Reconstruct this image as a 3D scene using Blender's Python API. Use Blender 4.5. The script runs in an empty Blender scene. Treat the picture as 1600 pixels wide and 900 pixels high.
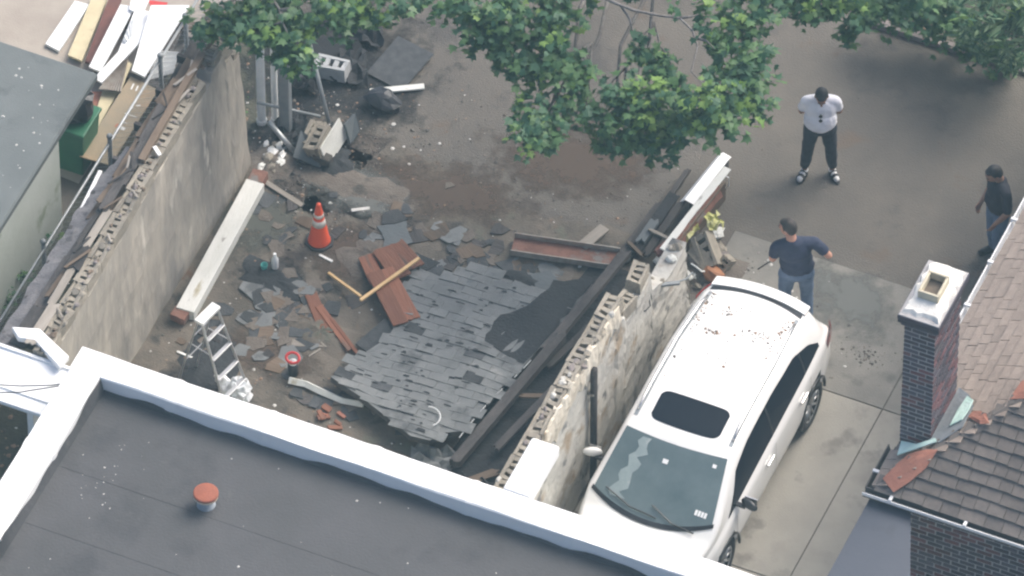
import bpy, bmesh, math, random
import numpy as np
from mathutils import Vector, Matrix, Euler
random.seed(7); np.random.seed(7)
R = math.radians
scn = bpy.context.scene
col = scn.collection

# ------------------------------------------------------------------ camera
TH, YAW, DIST = R(48.9), R(23.9), 130.0
cam_d = bpy.data.cameras.new('camera')
cam = bpy.data.objects.new('camera', cam_d); col.objects.link(cam)
cam_d.sensor_width = 36.0; cam_d.lens = 36.0*126*DIST/1600
cam_d.clip_start = 1.0; cam_d.clip_end = 3000.0
FWD = Vector((-math.sin(YAW)*math.cos(TH), math.cos(YAW)*math.cos(TH), -math.sin(TH)))
cam.location = -FWD*DIST
cam.rotation_euler = (R(90)-TH, 0, YAW)
scn.camera = cam

# ------------------------------------------------------------------ sky, sun, exposure
SUN_EL, SUN_AZ = R(48), R(30)            # azimuth from +Y towards +X
w = bpy.data.worlds.new('World'); scn.world = w; w.use_nodes = True
nt = w.node_tree; bg = nt.nodes['Background']
sky = nt.nodes.new('ShaderNodeTexSky'); sky.sky_type = 'NISHITA'; sky.sun_disc = False
sky.sun_elevation = SUN_EL; sky.sun_rotation = SUN_AZ; sky.dust_density = 5.0; sky.air_density = .75; sky.ozone_density = .6
nt.links.new(sky.outputs[0], bg.inputs[0]); bg.inputs[1].default_value = 0.12
sl = bpy.data.lights.new('sun', 'SUN'); sl.energy = 1.5; sl.angle = R(45); sl.color = (1, .96, .9)
sun = bpy.data.objects.new('sun', sl); col.objects.link(sun)
sun.rotation_euler = Vector((-math.sin(SUN_AZ)*math.cos(SUN_EL), -math.cos(SUN_AZ)*math.cos(SUN_EL), -math.sin(SUN_EL))).to_track_quat('-Z', 'Y').to_euler()
sun.location = (0, 20, 40)
scn.view_settings.view_transform = 'Standard'; scn.view_settings.look = 'None'
scn.view_settings.exposure = 1.05; scn.view_settings.gamma = 1.0; scn.view_settings.use_curve_mapping = False
scn.cycles.filter_width = 2.3; scn.cycles.max_bounces = 6; scn.cycles.volume_bounces = 0; scn.cycles.transparent_max_bounces = 6

# ------------------------------------------------------------------ materials
MATS = {}
def mat(name, c1, c2=None, scale=6.0, rough=.8, bump=0.0, bscale=40.0, metal=0.0, jitter=0.0, spots=None, sscale=8.0, smin=.62, spec=.5, stretch=(1,1,1), world=False, contrast=.15, coat=0.0):
    m = bpy.data.materials.new(name); m.use_nodes = True; MATS[name] = m
    n, l = m.node_tree.nodes, m.node_tree.links
    b = n['Principled BSDF']; b.inputs['Roughness'].default_value = rough; b.inputs['Metallic'].default_value = metal
    b.inputs['Specular IOR Level'].default_value = spec
    if coat: b.inputs['Coat Weight'].default_value = coat; b.inputs['Coat Roughness'].default_value = .05
    if c2 is None: c2 = tuple(x*.8 for x in c1)
    if world:
        g = n.new('ShaderNodeNewGeometry'); src = g.outputs['Position']
    else:
        g = n.new('ShaderNodeTexCoord'); src = g.outputs['Object']
    mp = n.new('ShaderNodeMapping'); mp.inputs['Scale'].default_value = stretch; l.new(src, mp.inputs['Vector'])
    oi = n.new('ShaderNodeObjectInfo')
    if not world:
        ad = n.new('ShaderNodeVectorMath'); ad.operation = 'ADD'
        sc_ = n.new('ShaderNodeMath'); sc_.operation = 'MULTIPLY'; sc_.inputs[1].default_value = 37.0
        l.new(oi.outputs['Random'], sc_.inputs[0]); l.new(mp.outputs[0], ad.inputs[0]); l.new(sc_.outputs[0], ad.inputs[1]); vec = ad.outputs[0]
    else: vec = mp.outputs[0]
    no = n.new('ShaderNodeTexNoise'); no.inputs['Scale'].default_value = scale; no.inputs['Detail'].default_value = 6; no.inputs['Roughness'].default_value = .65
    l.new(vec, no.inputs['Vector'])
    rp = n.new('ShaderNodeValToRGB'); e = rp.color_ramp.elements
    e[0].position = .5-contrast; e[1].position = .5+contrast; e[0].color = (*c1, 1); e[1].color = (*c2, 1)
    l.new(no.outputs['Fac'], rp.inputs[0]); cur = rp.outputs[0]
    if spots:
        for k, (sc3, ss, lo) in enumerate([spots] if isinstance(spots[1], (int, float)) else spots):
            n2 = n.new('ShaderNodeTexNoise'); n2.inputs['Scale'].default_value = ss; n2.inputs['Detail'].default_value = 5; n2.inputs['Roughness'].default_value = .6
            of = n.new('ShaderNodeVectorMath'); of.operation = 'ADD'; of.inputs[1].default_value = (13.1*(k+1), 5.7, 2.3*k); l.new(vec, of.inputs[0]); l.new(of.outputs[0], n2.inputs['Vector'])
            r2 = n.new('ShaderNodeValToRGB'); r2.color_ramp.elements[0].position = lo; r2.color_ramp.elements[1].position = min(lo+.1, 1); l.new(n2.outputs['Fac'], r2.inputs[0])
            mx = n.new('ShaderNodeMixRGB'); l.new(r2.outputs[0], mx.inputs[0]); l.new(cur, mx.inputs[1]); mx.inputs[2].default_value = (*sc3, 1); cur = mx.outputs[0]
    if jitter:
        hs = n.new('ShaderNodeHueSaturation'); mr = n.new('ShaderNodeMapRange'); mr.inputs['To Min'].default_value = 1-jitter; mr.inputs['To Max'].default_value = 1+jitter
        l.new(oi.outputs['Random'], mr.inputs['Value']); l.new(mr.outputs[0], hs.inputs['Value']); l.new(cur, hs.inputs['Color']); cur = hs.outputs[0]
    l.new(cur, b.inputs['Base Color'])
    if bump:
        n3 = n.new('ShaderNodeTexNoise'); n3.inputs['Scale'].default_value = bscale; n3.inputs['Detail'].default_value = 4; l.new(vec, n3.inputs['Vector'])
        bp = n.new('ShaderNodeBump'); bp.inputs['Strength'].default_value = min(1, bump); bp.inputs['Distance'].default_value = .02; l.new(n3.outputs['Fac'], bp.inputs['Height']); l.new(bp.outputs[0], b.inputs['Normal'])
    return m

mat('asphalt', (0.115,0.103,0.092), (0.152,0.134,0.115), .8, .95, .5, 45, world=True)
mat('yard_dirt', (0.113,0.104,0.092), (0.151,0.136,0.115), .8, .95, .5, 45, world=True, spots=[((0.091,0.085,0.078), 1.1, .56), ((0.175,0.155,0.126), 3.5, .66), ((0.133,0.104,0.080), 1.3, .60)])
mat('garage_concrete', (0.091,0.080,0.065), (0.161,0.139,0.112), 1.6, .9, .4, 40, world=True, contrast=.12, spots=[((0.051,0.048,0.043), 2.1, .56), ((0.134,0.086,0.057), 3.1, .61), ((0.111,0.124,0.093), 1.3, .60), ((0.224,0.199,0.165), 7, .68), ((0.050,0.046,0.040), 8, .66)])
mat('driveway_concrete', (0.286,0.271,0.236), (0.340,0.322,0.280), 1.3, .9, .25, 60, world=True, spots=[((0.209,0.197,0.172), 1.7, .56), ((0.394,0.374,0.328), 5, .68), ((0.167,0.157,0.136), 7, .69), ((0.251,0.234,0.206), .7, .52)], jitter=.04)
mat('driveway_dirt_shade', (0.185,0.178,0.161), (0.252,0.240,0.211), 1.4, .9, .3, 60, world=True, spots=[((0.140,0.134,0.122), 1.4, .55), ((0.314,0.295,0.259), 6, .67), ((0.112,0.108,0.098), 5, .68)], jitter=.04)  # far panels: dirt and tree shade put into a darker concrete colour
mat('joint', (.09,.085,.075), None, 8, .95)
mat('beige_concrete', (.33,.29,.25), (.40,.36,.31), 1.5, .9, .2, 40, world=True)
mat('soil', (.055,.058,.043), (.095,.095,.07), 4, .95, .8, 30, world=True)
mat('soot', (0.020,0.022,0.026), (0.040,0.043,0.046), 2.5, .9, .4, 30, world=True, spots=((0.072,0.072,0.072), 6, .68))
mat('parged', (0.391,0.357,0.304), (0.280,0.260,0.228), 3.2, .92, .9, 9, stretch=(1,.9,.28), contrast=.12, spots=[((0.221,0.208,0.189), 1.1, .54), ((0.527,0.494,0.428), 3.4, .60)])
mat('block', (0.332,0.299,0.242), (0.236,0.215,0.179), 7, .95, .6, 60, jitter=.15)
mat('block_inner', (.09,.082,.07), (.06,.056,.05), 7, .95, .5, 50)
mat('plaster_white', (.58,.565,.51), (.44,.43,.40), 2.2, .85, .7, 14, spots=[((.36,.29,.21), 1.9, .56), ((.18,.18,.175), 3.2, .58), ((.70,.69,.65), 5, .64)])
mat('white_coating', (0.882,0.882,0.871), (0.840,0.840,0.830), 2, .6, .35, 7, world=True, spots=[((0.693,0.683,0.651), 3.2, .68), ((0.578,0.557,0.514), 11, .74)])
mat('white_paint', (.80,.80,.78), (.74,.74,.71), 4, .5, .1, 30, spots=((.5,.46,.38), 5, .70), jitter=.04)
mat('white_vinyl', (.86,.87,.87), (.82,.83,.83), 4, .45, .1, 30, jitter=.03)
mat('weathered_white', (.70,.71,.68), (.60,.61,.57), 5, .7, .3, 40, spots=[((.40,.36,.25), 5, .62), ((.3,.29,.27), 12, .66)], stretch=(1,.3,1))
mat('roof_membrane', (0.057,0.058,0.060), (0.073,0.073,0.077), 1.0, .75, .25, 30, world=True, spots=[((0.045,0.046,0.050), .8, .54), ((0.091,0.090,0.090), 1.9, .64), ((0.102,0.101,0.100), 9, .72)])
mat('grey_roof', (0.118,0.134,0.134), (0.147,0.164,0.163), 1.2, .8, .2, 40, world=True, spots=[((0.094,0.107,0.109), 1.4, .58), ((0.177,0.191,0.181), 5, .68)])
mat('shed_white', (0.627,0.669,0.627), (0.543,0.596,0.543), 1.3, .8, .2, 20, world=True, spots=((0.314,0.376,0.272), 1.4, .56))
mat('shingle_grey', (.150,.160,.162), (.195,.205,.205), 3.5, .95, .5, 90, jitter=.06, world=True, spots=[((.105,.112,.115), 2.3, .55), ((.24,.245,.24), 4.5, .63), ((.075,.078,.08), 9, .67)])
mat('shingle_dark', (.05,.054,.058), (.08,.084,.088), 9, .95, .6, 90, jitter=.3)
mat('felt', (0.013,0.015,0.018), (0.022,0.024,0.028), 2.5, .8, .5, 25, spots=((0.036,0.038,0.040), 4, .62))  # near black also to paint the deep shade by the right wall
mat('shingle_tan', (.350,.288,.242), (.285,.234,.198), 9, .95, .6, 90, jitter=.09)
mat('shingle_brown', (.190,.165,.146), (.148,.130,.118), 9, .95, .6, 90, jitter=.10)
mat('terracotta', (.40,.17,.115), (.33,.145,.10), 5, .85, .3, 40)
mat('brick_dark', (.045,.045,.065), (.075,.06,.075), 9, .75, .4, 60, jitter=.4)
mat('brick_red', (.15,.055,.06), (.10,.05,.06), 9, .75, .4, 60, jitter=.45)
mat('mortar', (.46,.445,.44), (.36,.35,.35), 9, .95, .4, 60)
mat('crown_mortar', (.82,.80,.74), (.74,.72,.66), 8, .9, .5, 30)
mat('clay_liner', (.62,.56,.42), (.52,.47,.36), 8, .9, .3, 30)
mat('clay_dark', (.16,.13,.10), (.10,.085,.07), 8, .9, .3, 30)
mat('flashing_green', (0.480,0.696,0.624), (0.624,0.792,0.744), 5, .55, .2, 20, metal=.1)
mat('flashing_grey', (.24,.27,.29), (.30,.32,.34), 6, .6, .3, 20, metal=.3)
mat('slate_blue', (.055,.065,.088), (.066,.075,.097), 1.0, .6, .1, 20, spots=((.05,.058,.075), 2, .56))
mat('gutter_white', (.80,.80,.80), (.70,.70,.70), 6, .45, .1, 30, spots=((.5,.48,.44), 9, .64))
mat('gutter_dark', (.07,.065,.065), (.10,.095,.09), 8, .8, .3, 30)
mat('wood_red', (.17,.066,.038), (.24,.098,.055), 7, .75, .4, 40, stretch=(1,.15,1), jitter=.2, spots=((.10,.07,.055), 4, .60))
mat('wood_brown', (0.115,0.083,0.058), (0.158,0.119,0.086), 7, .85, .4, 40, stretch=(1,.2,1), jitter=.25, spots=((0.065,0.054,0.043), 4, .6))
mat('wood_charred', (.045,.042,.042), (.085,.078,.074), 6, .9, .6, 40, stretch=(1,.3,1), jitter=.35, spots=((.16,.14,.125), 7, .66))
mat('wood_grey', (.26,.235,.20), (.34,.31,.27), 7, .85, .4, 40, stretch=(1,.2,1), jitter=.15)
mat('wood_yellow', (.60,.40,.19), (.68,.48,.25), 7, .65, .2, 40)
mat('wood_cream', (.62,.55,.36), (.54,.47,.30), 5, .75, .2, 30, spots=((.40,.33,.2), 5, .64))
mat('plywood', (.34,.27,.18), (.28,.24,.17), 3.5, .8, .3, 40, spots=((.40,.28,.17), 1.6, .56))
mat('wood_oxblood', (.17,.065,.05), (.13,.06,.05), 6, .75, .3, 40)
mat('rust', (.15,.07,.05), (.22,.11,.08), 6, .8, .4, 40, spots=((.17,.16,.15), 4, .54))
mat('rust_edge', (.33,.31,.28), (.24,.20,.17), 9, .7, .3, 40)
mat('galv', (.42,.44,.45), (.34,.36,.37), 9, .45, .1, 40, metal=.6)
mat('steel_grey', (.20,.22,.235), (.26,.28,.29), 6, .6, .2, 40, metal=.2)
mat('aluminium', (0.540,0.547,0.555), (0.480,0.488,0.495), 9, .35, .1, 40, metal=.7)
mat('pvc', (.76,.78,.78), (.66,.68,.68), 5, .5, .1, 40)
mat('cone_orange', (.80,.10,.03), (.72,.085,.03), 5, .5, .1, 40)
mat('cone_band', (.78,.74,.66), (.55,.50,.45), 10, .6)
mat('rubber', (.022,.023,.026), (.035,.036,.038), 8, .7, .2, 50)
mat('bin_green', (.012,.11,.055), (.018,.14,.065), 4, .5, .1, 30)
mat('bag_black', (.02,.022,.027), (.03,.032,.038), 5, .4, .4, 20)
mat('red_plastic', (.62,.05,.05), (.52,.045,.045), 5, .4)
mat('vent_orange', (.33,.10,.055), (.26,.085,.05), 7, .8, .3, 40, spots=((.40,.26,.19), 9, .66))
mat('vent_band', (.72,.62,.48), (.60,.45,.33), 9, .6)
mat('vent_pipe', (.30,.33,.36), (.22,.25,.28), 9, .6, .2, 40)
mat('yellow_plastic', (.42,.42,.10), (.45,.45,.26), 6, .5, .4, 30)
mat('clear_plastic', (.62,.65,.68), (.75,.77,.78), 9, .25, .5, 30)
mat('teal_plastic', (.05,.28,.25), (.06,.33,.30), 6, .4)
mat('grit_light', (.62,.61,.58), (.48,.47,.44), 9, .9, jitter=.1)
mat('grit_dark', (.07,.066,.06), (.13,.12,.105), 9, .9)
mat('grit_brown', (.24,.15,.10), (.30,.22,.16), 9, .9)
mat('brick_orange', (.40,.19,.09), (.33,.16,.09), 7, .9, .4, 40)
mat('rubble_mauve', (0.252,0.223,0.212), (0.194,0.171,0.162), 7, .95, .5, 40)
mat('tarp_grey', (.095,.11,.118), (.125,.14,.146), 2, .8, .3, 20)
mat('shingle_mauve', (.135,.132,.138), (.19,.185,.19), 4, .95, .7, 40, spots=[((.07,.07,.075), 3, .56), ((.26,.255,.25), 8, .66)])
mat('rubble_dust', (0.125,0.106,0.090), (0.170,0.149,0.125), 5, .95, .6, 40, spots=[((0.071,0.065,0.056), 4, .56), ((0.232,0.212,0.184), 11, .66)])
mat('plaster_cream', (.66,.62,.53), (.54,.49,.40), 3, .9, .8, 14, spots=[((.36,.28,.19), 2.4, .60), ((.75,.73,.68), 4, .62), ((.25,.24,.22), 6, .68)])
mat('block_light', (.40,.415,.42), (.32,.33,.335), 6, .95, .5, 50, spots=((.22,.22,.22), 5, .64))
# vehicle
mat('car_white', (.78,.78,.765), (.80,.80,.785), 3, .22, coat=.6)
mat('car_glass', (.004,.006,.012), (.007,.010,.017), 2, .12, spec=.22)
mat('car_windshield', (0.085,0.123,0.136), (0.162,0.208,0.217), 1.4, .10, spec=.5, contrast=.25)
mat('car_reflection', (.30,.36,.37), (.22,.28,.29), 4, .5, spots=((.40,.45,.45), 5, .6))  # pale reflection painted on the windshield
mat('car_black', (.015,.016,.018), (.02,.021,.023), 5, .3)
mat('tyre', (.018,.018,.02), (.03,.03,.03), 8, .8, .3, 60)
mat('alloy', (.38,.39,.40), (.45,.46,.47), 8, .3, metal=.8)
mat('chrome', (.7,.7,.7), (.65,.65,.65), 8, .15, metal=.9)
mat('tail_red', (.30,.012,.015), (.25,.01,.012), 5, .2)
# people
mat('skin_dark', (0.230,0.115,0.074), (0.270,0.135,0.088), 8, .55)
mat('skin_light', (.50,.27,.19), (.46,.24,.17), 8, .55)
mat('skin_mid', (.36,.20,.14), (.32,.18,.125), 8, .55)
mat('hair_black', (.012,.012,.014), (.03,.028,.03), 40, .6, .5, 60)
mat('hair_brown', (.022,.017,.015), (.045,.035,.03), 40, .6, .5, 60)
mat('tee_white', (0.851,0.851,0.896), (0.739,0.739,0.795), 5, .85, .5, 12)
mat('tee_navy', (.022,.030,.062), (.030,.040,.078), 5, .85, .4, 15)
mat('tee_black', (.020,.021,.032), (.030,.031,.044), 5, .85, .4, 15)
mat('trousers_dark', (.018,.022,.032), (.028,.032,.044), 5, .85, .4, 15)
mat('jeans', (.085,.13,.21), (.13,.18,.27), 7, .85, .4, 20)
mat('sock_white', (.72,.72,.72), (.62,.62,.62), 8, .9)
mat('shoe_black', (.015,.015,.018), (.025,.025,.028), 8, .6)
mat('eye_dark', (.01,.008,.008), (.012,.01,.01), 8, .3)
mat('lips', (.25,.10,.08), (.22,.09,.07), 8, .6)
# foliage
def leafmat(name, c1, c2):
    m = mat(name, c1, c2, 3.0, .55, world=True, contrast=.22); n, l = m.node_tree.nodes, m.node_tree.links
    b = n['Principled BSDF']; t = n.new('ShaderNodeBsdfTranslucent'); mx = n.new('ShaderNodeMixShader'); mx.inputs[0].default_value = .38
    bc = b.inputs['Base Color'].links[0].from_socket; l.new(bc, t.inputs[0]); l.new(b.outputs[0], mx.inputs[1]); l.new(t.outputs[0], mx.inputs[2])
    l.new(mx.outputs[0], n['Material Output'].inputs[0]); return m
leafmat('leaf_deep', (0.044,0.121,0.063), (0.069,0.167,0.086)); leafmat('leaf_mid', (0.081,0.178,0.067), (0.121,0.230,0.083)); leafmat('leaf_young', (0.172,0.310,0.075), (0.253,0.391,0.098)); leafmat('leaf_pale', (0.172,0.276,0.149), (0.241,0.345,0.196))
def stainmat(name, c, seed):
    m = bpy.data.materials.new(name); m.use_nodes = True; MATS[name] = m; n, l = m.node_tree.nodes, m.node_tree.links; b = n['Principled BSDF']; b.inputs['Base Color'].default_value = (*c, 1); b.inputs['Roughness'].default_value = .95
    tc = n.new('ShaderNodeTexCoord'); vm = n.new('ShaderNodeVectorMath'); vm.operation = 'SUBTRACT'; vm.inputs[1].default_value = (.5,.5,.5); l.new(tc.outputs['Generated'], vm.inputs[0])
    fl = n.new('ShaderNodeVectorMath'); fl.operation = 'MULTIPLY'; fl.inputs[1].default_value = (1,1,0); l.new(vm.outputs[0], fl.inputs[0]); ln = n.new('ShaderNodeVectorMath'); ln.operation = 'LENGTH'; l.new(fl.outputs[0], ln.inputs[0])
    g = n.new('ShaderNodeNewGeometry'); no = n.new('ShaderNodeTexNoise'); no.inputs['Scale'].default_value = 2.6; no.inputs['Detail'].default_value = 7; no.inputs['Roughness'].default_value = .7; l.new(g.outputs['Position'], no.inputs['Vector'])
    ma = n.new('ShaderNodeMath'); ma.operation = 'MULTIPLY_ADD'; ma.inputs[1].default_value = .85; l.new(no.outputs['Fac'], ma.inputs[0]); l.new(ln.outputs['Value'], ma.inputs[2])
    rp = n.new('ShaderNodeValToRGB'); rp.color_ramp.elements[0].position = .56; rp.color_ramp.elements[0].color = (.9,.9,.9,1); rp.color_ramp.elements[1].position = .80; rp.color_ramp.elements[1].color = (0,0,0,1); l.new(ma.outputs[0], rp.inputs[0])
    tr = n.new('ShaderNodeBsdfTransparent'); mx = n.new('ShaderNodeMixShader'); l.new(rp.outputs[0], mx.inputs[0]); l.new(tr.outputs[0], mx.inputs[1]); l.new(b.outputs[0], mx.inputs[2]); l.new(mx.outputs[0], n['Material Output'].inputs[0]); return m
stainmat('stain_soot_shade', (.022,.024,.028), 1); stainmat('stain_brown', (.092,.068,.052), 2); stainmat('stain_grey', (.15,.155,.145), 3); stainmat('stain_green', (.098,.102,.088), 4)  # the dark one serves soot marks and the painted shade of the back corner
mat('bark', (0.137,0.123,0.112), (0.210,0.200,0.192), 8, .95, .8, 30, stretch=(1,1,.3))
mat('weed', (.07,.17,.04), (.10,.22,.06), 6, .7)

# ------------------------------------------------------------------ mesh helpers
class MB:
    def __init__(s): s.v = []; s.f = []; s.mi = []
    def add(s, vs, fs, mi=0):
        o = len(s.v); s.v += [tuple(v) for v in vs]; s.f += [tuple(o+i for i in f) for f in fs]; s.mi += [mi]*len(fs); return s
    def box(s, c, size, rot=None, mi=0, taper=None):
        hx, hy, hz = (a/2 for a in size); tx, ty = taper or (1, 1)
        vs = [Vector((-hx,-hy,-hz)), Vector((hx,-hy,-hz)), Vector((hx,hy,-hz)), Vector((-hx,hy,-hz)), Vector((-hx*tx,-hy*ty,hz)), Vector((hx*tx,-hy*ty,hz)), Vector((hx*tx,hy*ty,hz)), Vector((-hx*tx,hy*ty,hz))]
        if rot is not None:
            M = rot if isinstance(rot, Matrix) else Euler(rot).to_matrix(); vs = [M @ v for v in vs]
        c = Vector(c)
        return s.add([v+c for v in vs], [(3,2,1,0),(4,5,6,7),(0,1,5,4),(1,2,6,5),(2,3,7,6),(3,0,4,7)], mi)
    def bx(s, x0, x1, y0, y1, z0, z1, mi=0): return s.box(((x0+x1)/2,(y0+y1)/2,(z0+z1)/2), (x1-x0,y1-y0,z1-z0), None, mi)
    def tube(s, pts, r, n=8, mi=0, cap=True):
        pts = [Vector(p) for p in pts]; rs = r if isinstance(r, (list, tuple)) else [r]*len(pts)
        base = len(s.v); up = None
        for i, p in enumerate(pts):
            t = (pts[min(i+1,len(pts)-1)]-pts[max(i-1,0)]).normalized()
            if up is None: up = Vector((0,0,1)) if abs(t.z) < .9 else Vector((1,0,0))
            a = t.cross(up).normalized(); b = t.cross(a).normalized(); up = -b if False else up
            for k in range(n):
                q = 2*math.pi*k/n; s.v.append(tuple(p+(a*math.cos(q)+b*math.sin(q))*rs[i]))
        for i in range(len(pts)-1):
            for k in range(n):
                s.f.append((base+i*n+k, base+(i+1)*n+k, base+(i+1)*n+(k+1)%n, base+i*n+(k+1)%n)); s.mi.append(mi)
        if cap:
            s.f.append(tuple(base+k for k in range(n))); s.mi.append(mi); e = base+(len(pts)-1)*n
            s.f.append(tuple(e+n-1-k for k in range(n))); s.mi.append(mi)
        return s
    def lathe(s, prof, c=(0,0,0), n=16, mi=0):          # prof: (r,z) list
        base = len(s.v)
        for (r, z) in prof:
            for k in range(n):
                q = 2*math.pi*k/n; s.v.append((c[0]+r*math.cos(q), c[1]+r*math.sin(q), c[2]+z))
        for i in range(len(prof)-1):
            for k in range(n):
                s.f.append((base+i*n+k, base+i*n+(k+1)%n, base+(i+1)*n+(k+1)%n, base+(i+1)*n+k)); s.mi.append(mi)
        s.f.append(tuple(base+n-1-k for k in range(n))); s.mi.append(mi); e = base+(len(prof)-1)*n
        s.f.append(tuple(e+k for k in range(n))); s.mi.append(mi); return s
    def poly(s, pts, th, mi=0):                          # plate: polygon extruded by th along its normal (pts = top face)
        pts = [Vector(p) for p in pts]; nrm = Vector((0,0,0))
        for i in range(len(pts)): nrm += pts[i].cross(pts[(i+1)%len(pts)])
        nrm.normalize()
        if nrm.z < 0: pts.reverse(); nrm = -nrm
        n = len(pts); lo = [p-nrm*th for p in pts]
        return s.add(pts+lo, [tuple(range(n)), tuple(2*n-1-k for k in range(n))]+[(k, n+k, n+(k+1)%n, (k+1)%n) for k in range(n)], mi)
    def ell(s, c, rad, rot=None, nu=14, nv=9, mi=0):
        M = Euler(rot).to_matrix() if rot is not None else Matrix.Identity(3); vs = []; c = Vector(c)
        for j in range(1, nv):
            ph = math.pi*j/nv
            for k in range(nu):
                q = 2*math.pi*k/nu; vs.append(c+M@Vector((rad[0]*math.sin(ph)*math.cos(q), rad[1]*math.sin(ph)*math.sin(q), rad[2]*math.cos(ph))))
        t = len(vs); vs += [c+M@Vector((0,0,rad[2])), c-M@Vector((0,0,rad[2]))]; fs = []
        for j in range(nv-2):
            for k in range(nu): fs.append((j*nu+k, (j+1)*nu+k, (j+1)*nu+(k+1)%nu, j*nu+(k+1)%nu))
        for k in range(nu): fs.append((t, k, (k+1)%nu)); fs.append((t+1, (nv-2)*nu+(k+1)%nu, (nv-2)*nu+k))
        return s.add(vs, fs, mi)
    def mesh(s, name):
        me = bpy.data.meshes.new(name); me.from_pydata(s.v, [], s.f); me.update(); return me
    def build(s, name, m, parent=None, smooth=False, origin=None, bevel=0.0):
        mats = m if isinstance(m, (list, tuple)) else [m]
        if origin is not None: o0 = Vector(origin); s.v = [tuple(Vector(v)-o0) for v in s.v]
        me = s.mesh(name)
        for k in mats: me.materials.append(MATS[k])
        if len(mats) > 1: me.polygons.foreach_set('material_index', s.mi)
        if smooth: me.polygons.foreach_set('use_smooth', [True]*len(me.polygons))
        o = bpy.data.objects.new(name, me); col.objects.link(o)
        if origin is not None: o.location = origin
        if bevel: bv = o.modifiers.new('bevel', 'BEVEL'); bv.width = bevel; bv.segments = 2
        if parent is not None: o.parent = parent
        return o
def tag(o, label=None, cat=None, group=None, kind=None):
    if label: o['label'] = label
    if cat: o['category'] = cat
    if group: o['group'] = group
    if kind: o['kind'] = kind
    return o
def thing(name, label, cat, loc=(0,0,0), rz=0.0, group=None):
    o = bpy.data.objects.new(name, None); col.objects.link(o); o.location = loc; o.rotation_euler = (0,0,rz); o.empty_display_size = .1
    return tag(o, label, cat, group)
def inst(name, me, parent=None, loc=(0,0,0), rot=(0,0,0), scale=(1,1,1)):
    o = bpy.data.objects.new(name, me); col.objects.link(o); o.location = loc; o.rotation_euler = rot; o.scale = scale
    if parent is not None: o.parent = parent
    return o
def child_world(o, parent): o.parent = parent; o.matrix_parent_inverse = Matrix.Translation(parent.location).inverted() if parent.rotation_euler[2] == 0 else (Matrix.Translation(parent.location) @ Matrix.Rotation(parent.rotation_euler[2], 4, 'Z')).inverted(); return o
rnd = random.uniform
def ctr(pts): v = Vector((0,0,0)); [v.__iadd__(Vector(p)) for p in pts]; return v/len(pts)
def plank(name, a, b, wid, th, m, label=None, cat=None, group=None, parent=None, roll=0.0, jag=0.0):
    """a board whose top centreline runs from a to b"""
    a, b = Vector(a), Vector(b); d = b-a; L = d.length; y = d.normalized(); x = y.cross(Vector((0,0,1))).normalized(); z = x.cross(y)
    M = Matrix((x, y, z)).transposed()
    if roll: M = M @ Matrix.Rotation(roll, 3, 'Y')
    hw = wid/2; n = 4 if jag else 1; vs = []; top = []
    for i in range(n+1): top.append((-hw+wid*i/n, -L/2-(rnd(0,jag) if jag else 0)))
    for i in range(n+1): top.append((hw-wid*i/n, L/2+(rnd(0,jag) if jag else 0)))
    k = len(top); mb = MB(); mb.add([(p[0],p[1],0) for p in top]+[(p[0],p[1],-th) for p in top], [tuple(range(k)), tuple(2*k-1-i for i in range(k))]+[(i, k+i, k+(i+1)%k, (i+1)%k) for i in range(k)])
    o = mb.build(name, m, None, bevel=min(.006, th*.2)); o.matrix_world = Matrix.Translation((a+b)/2) @ M.to_4x4()
    if parent is not None: child_world(o, parent)
    return tag(o, label, cat, group) if label else o
def sheet(name, corners, th, m, label=None, cat=None, group=None, parent=None, kind=None):
    c = ctr(corners); o = MB().poly([Vector(p)-c for p in corners], th).build(name, m); o.location = c
    if parent is not None: child_world(o, parent)
    return tag(o, label, cat, group, kind)
def struct(name, mb, m): return tag(mb.build(name, m), kind='structure')

# ================================================================== the setting
struct('ground', MB().add([(-120,-120,0),(120,-120,0),(120,120,0),(-120,120,0)], [(0,1,2,3)]), 'asphalt')
def jagged(pts, amp=.06, step=.25):
    out = []
    for i in range(len(pts)):
        a, b = Vector(pts[i]), Vector(pts[(i+1)%len(pts)]); n = max(1, int((b-a).length/step))
        for k in range(n): p = a+(b-a)*k/n; out.append((p.x+rnd(-amp,amp), p.y+rnd(-amp,amp), p.z))
    return out
def flat(pts): return MB().add(pts, [tuple(range(len(pts)))])
struct('back_yard', flat(jagged([(-4.6,1.2,.004),(2.1,1.4,.004),(2.1,1.97,.004),(6.6,1.97,.004),(7,5.9,.004),(2.3,6.2,.004),(1.5,14,.004),(-9,14,.004),(-9,5,.004),(-4.6,3.2,.004)])), 'yard_dirt')
struct('garage_floor', flat(jagged([(-3.9,-5.4,.008),(2.1,-5.4,.008),(2.1,.5,.008),(1.9,1.5,.008),(-.5,1.25,.008),(-2.6,1.7,.008),(-3.9,1.5,.008)], .08, .12)), 'garage_concrete')
struct('side_alley', flat(jagged([(-5.6,-9,.006),(-4.0,-9,.006),(-4.0,2.4,.006),(-4.9,3.0,.006),(-5.6,1.0,.006)], .04)), 'soil')
struct('neighbour_paving', flat(jagged([(-12,-.6,.005),(-5.65,-.6,.005),(-5.5,1.6,.005),(-4.9,5,.005),(-12,6,.005)], .03)), 'beige_concrete')
def stain(c, rx_, ry_, m_, z, label):
    o = flat([(-rx_,-ry_,0),(rx_,-ry_,0),(rx_,ry_,0),(-rx_,ry_,0)]).build('soot_shade_stain' if m_ == 'stain_soot_shade' else 'dirt_stain', m_); o.location = (c[0], c[1], z); o.rotation_euler = (0,0,rnd(-.3,.3)); return tag(o, label, 'stain', kind='stuff')
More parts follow.
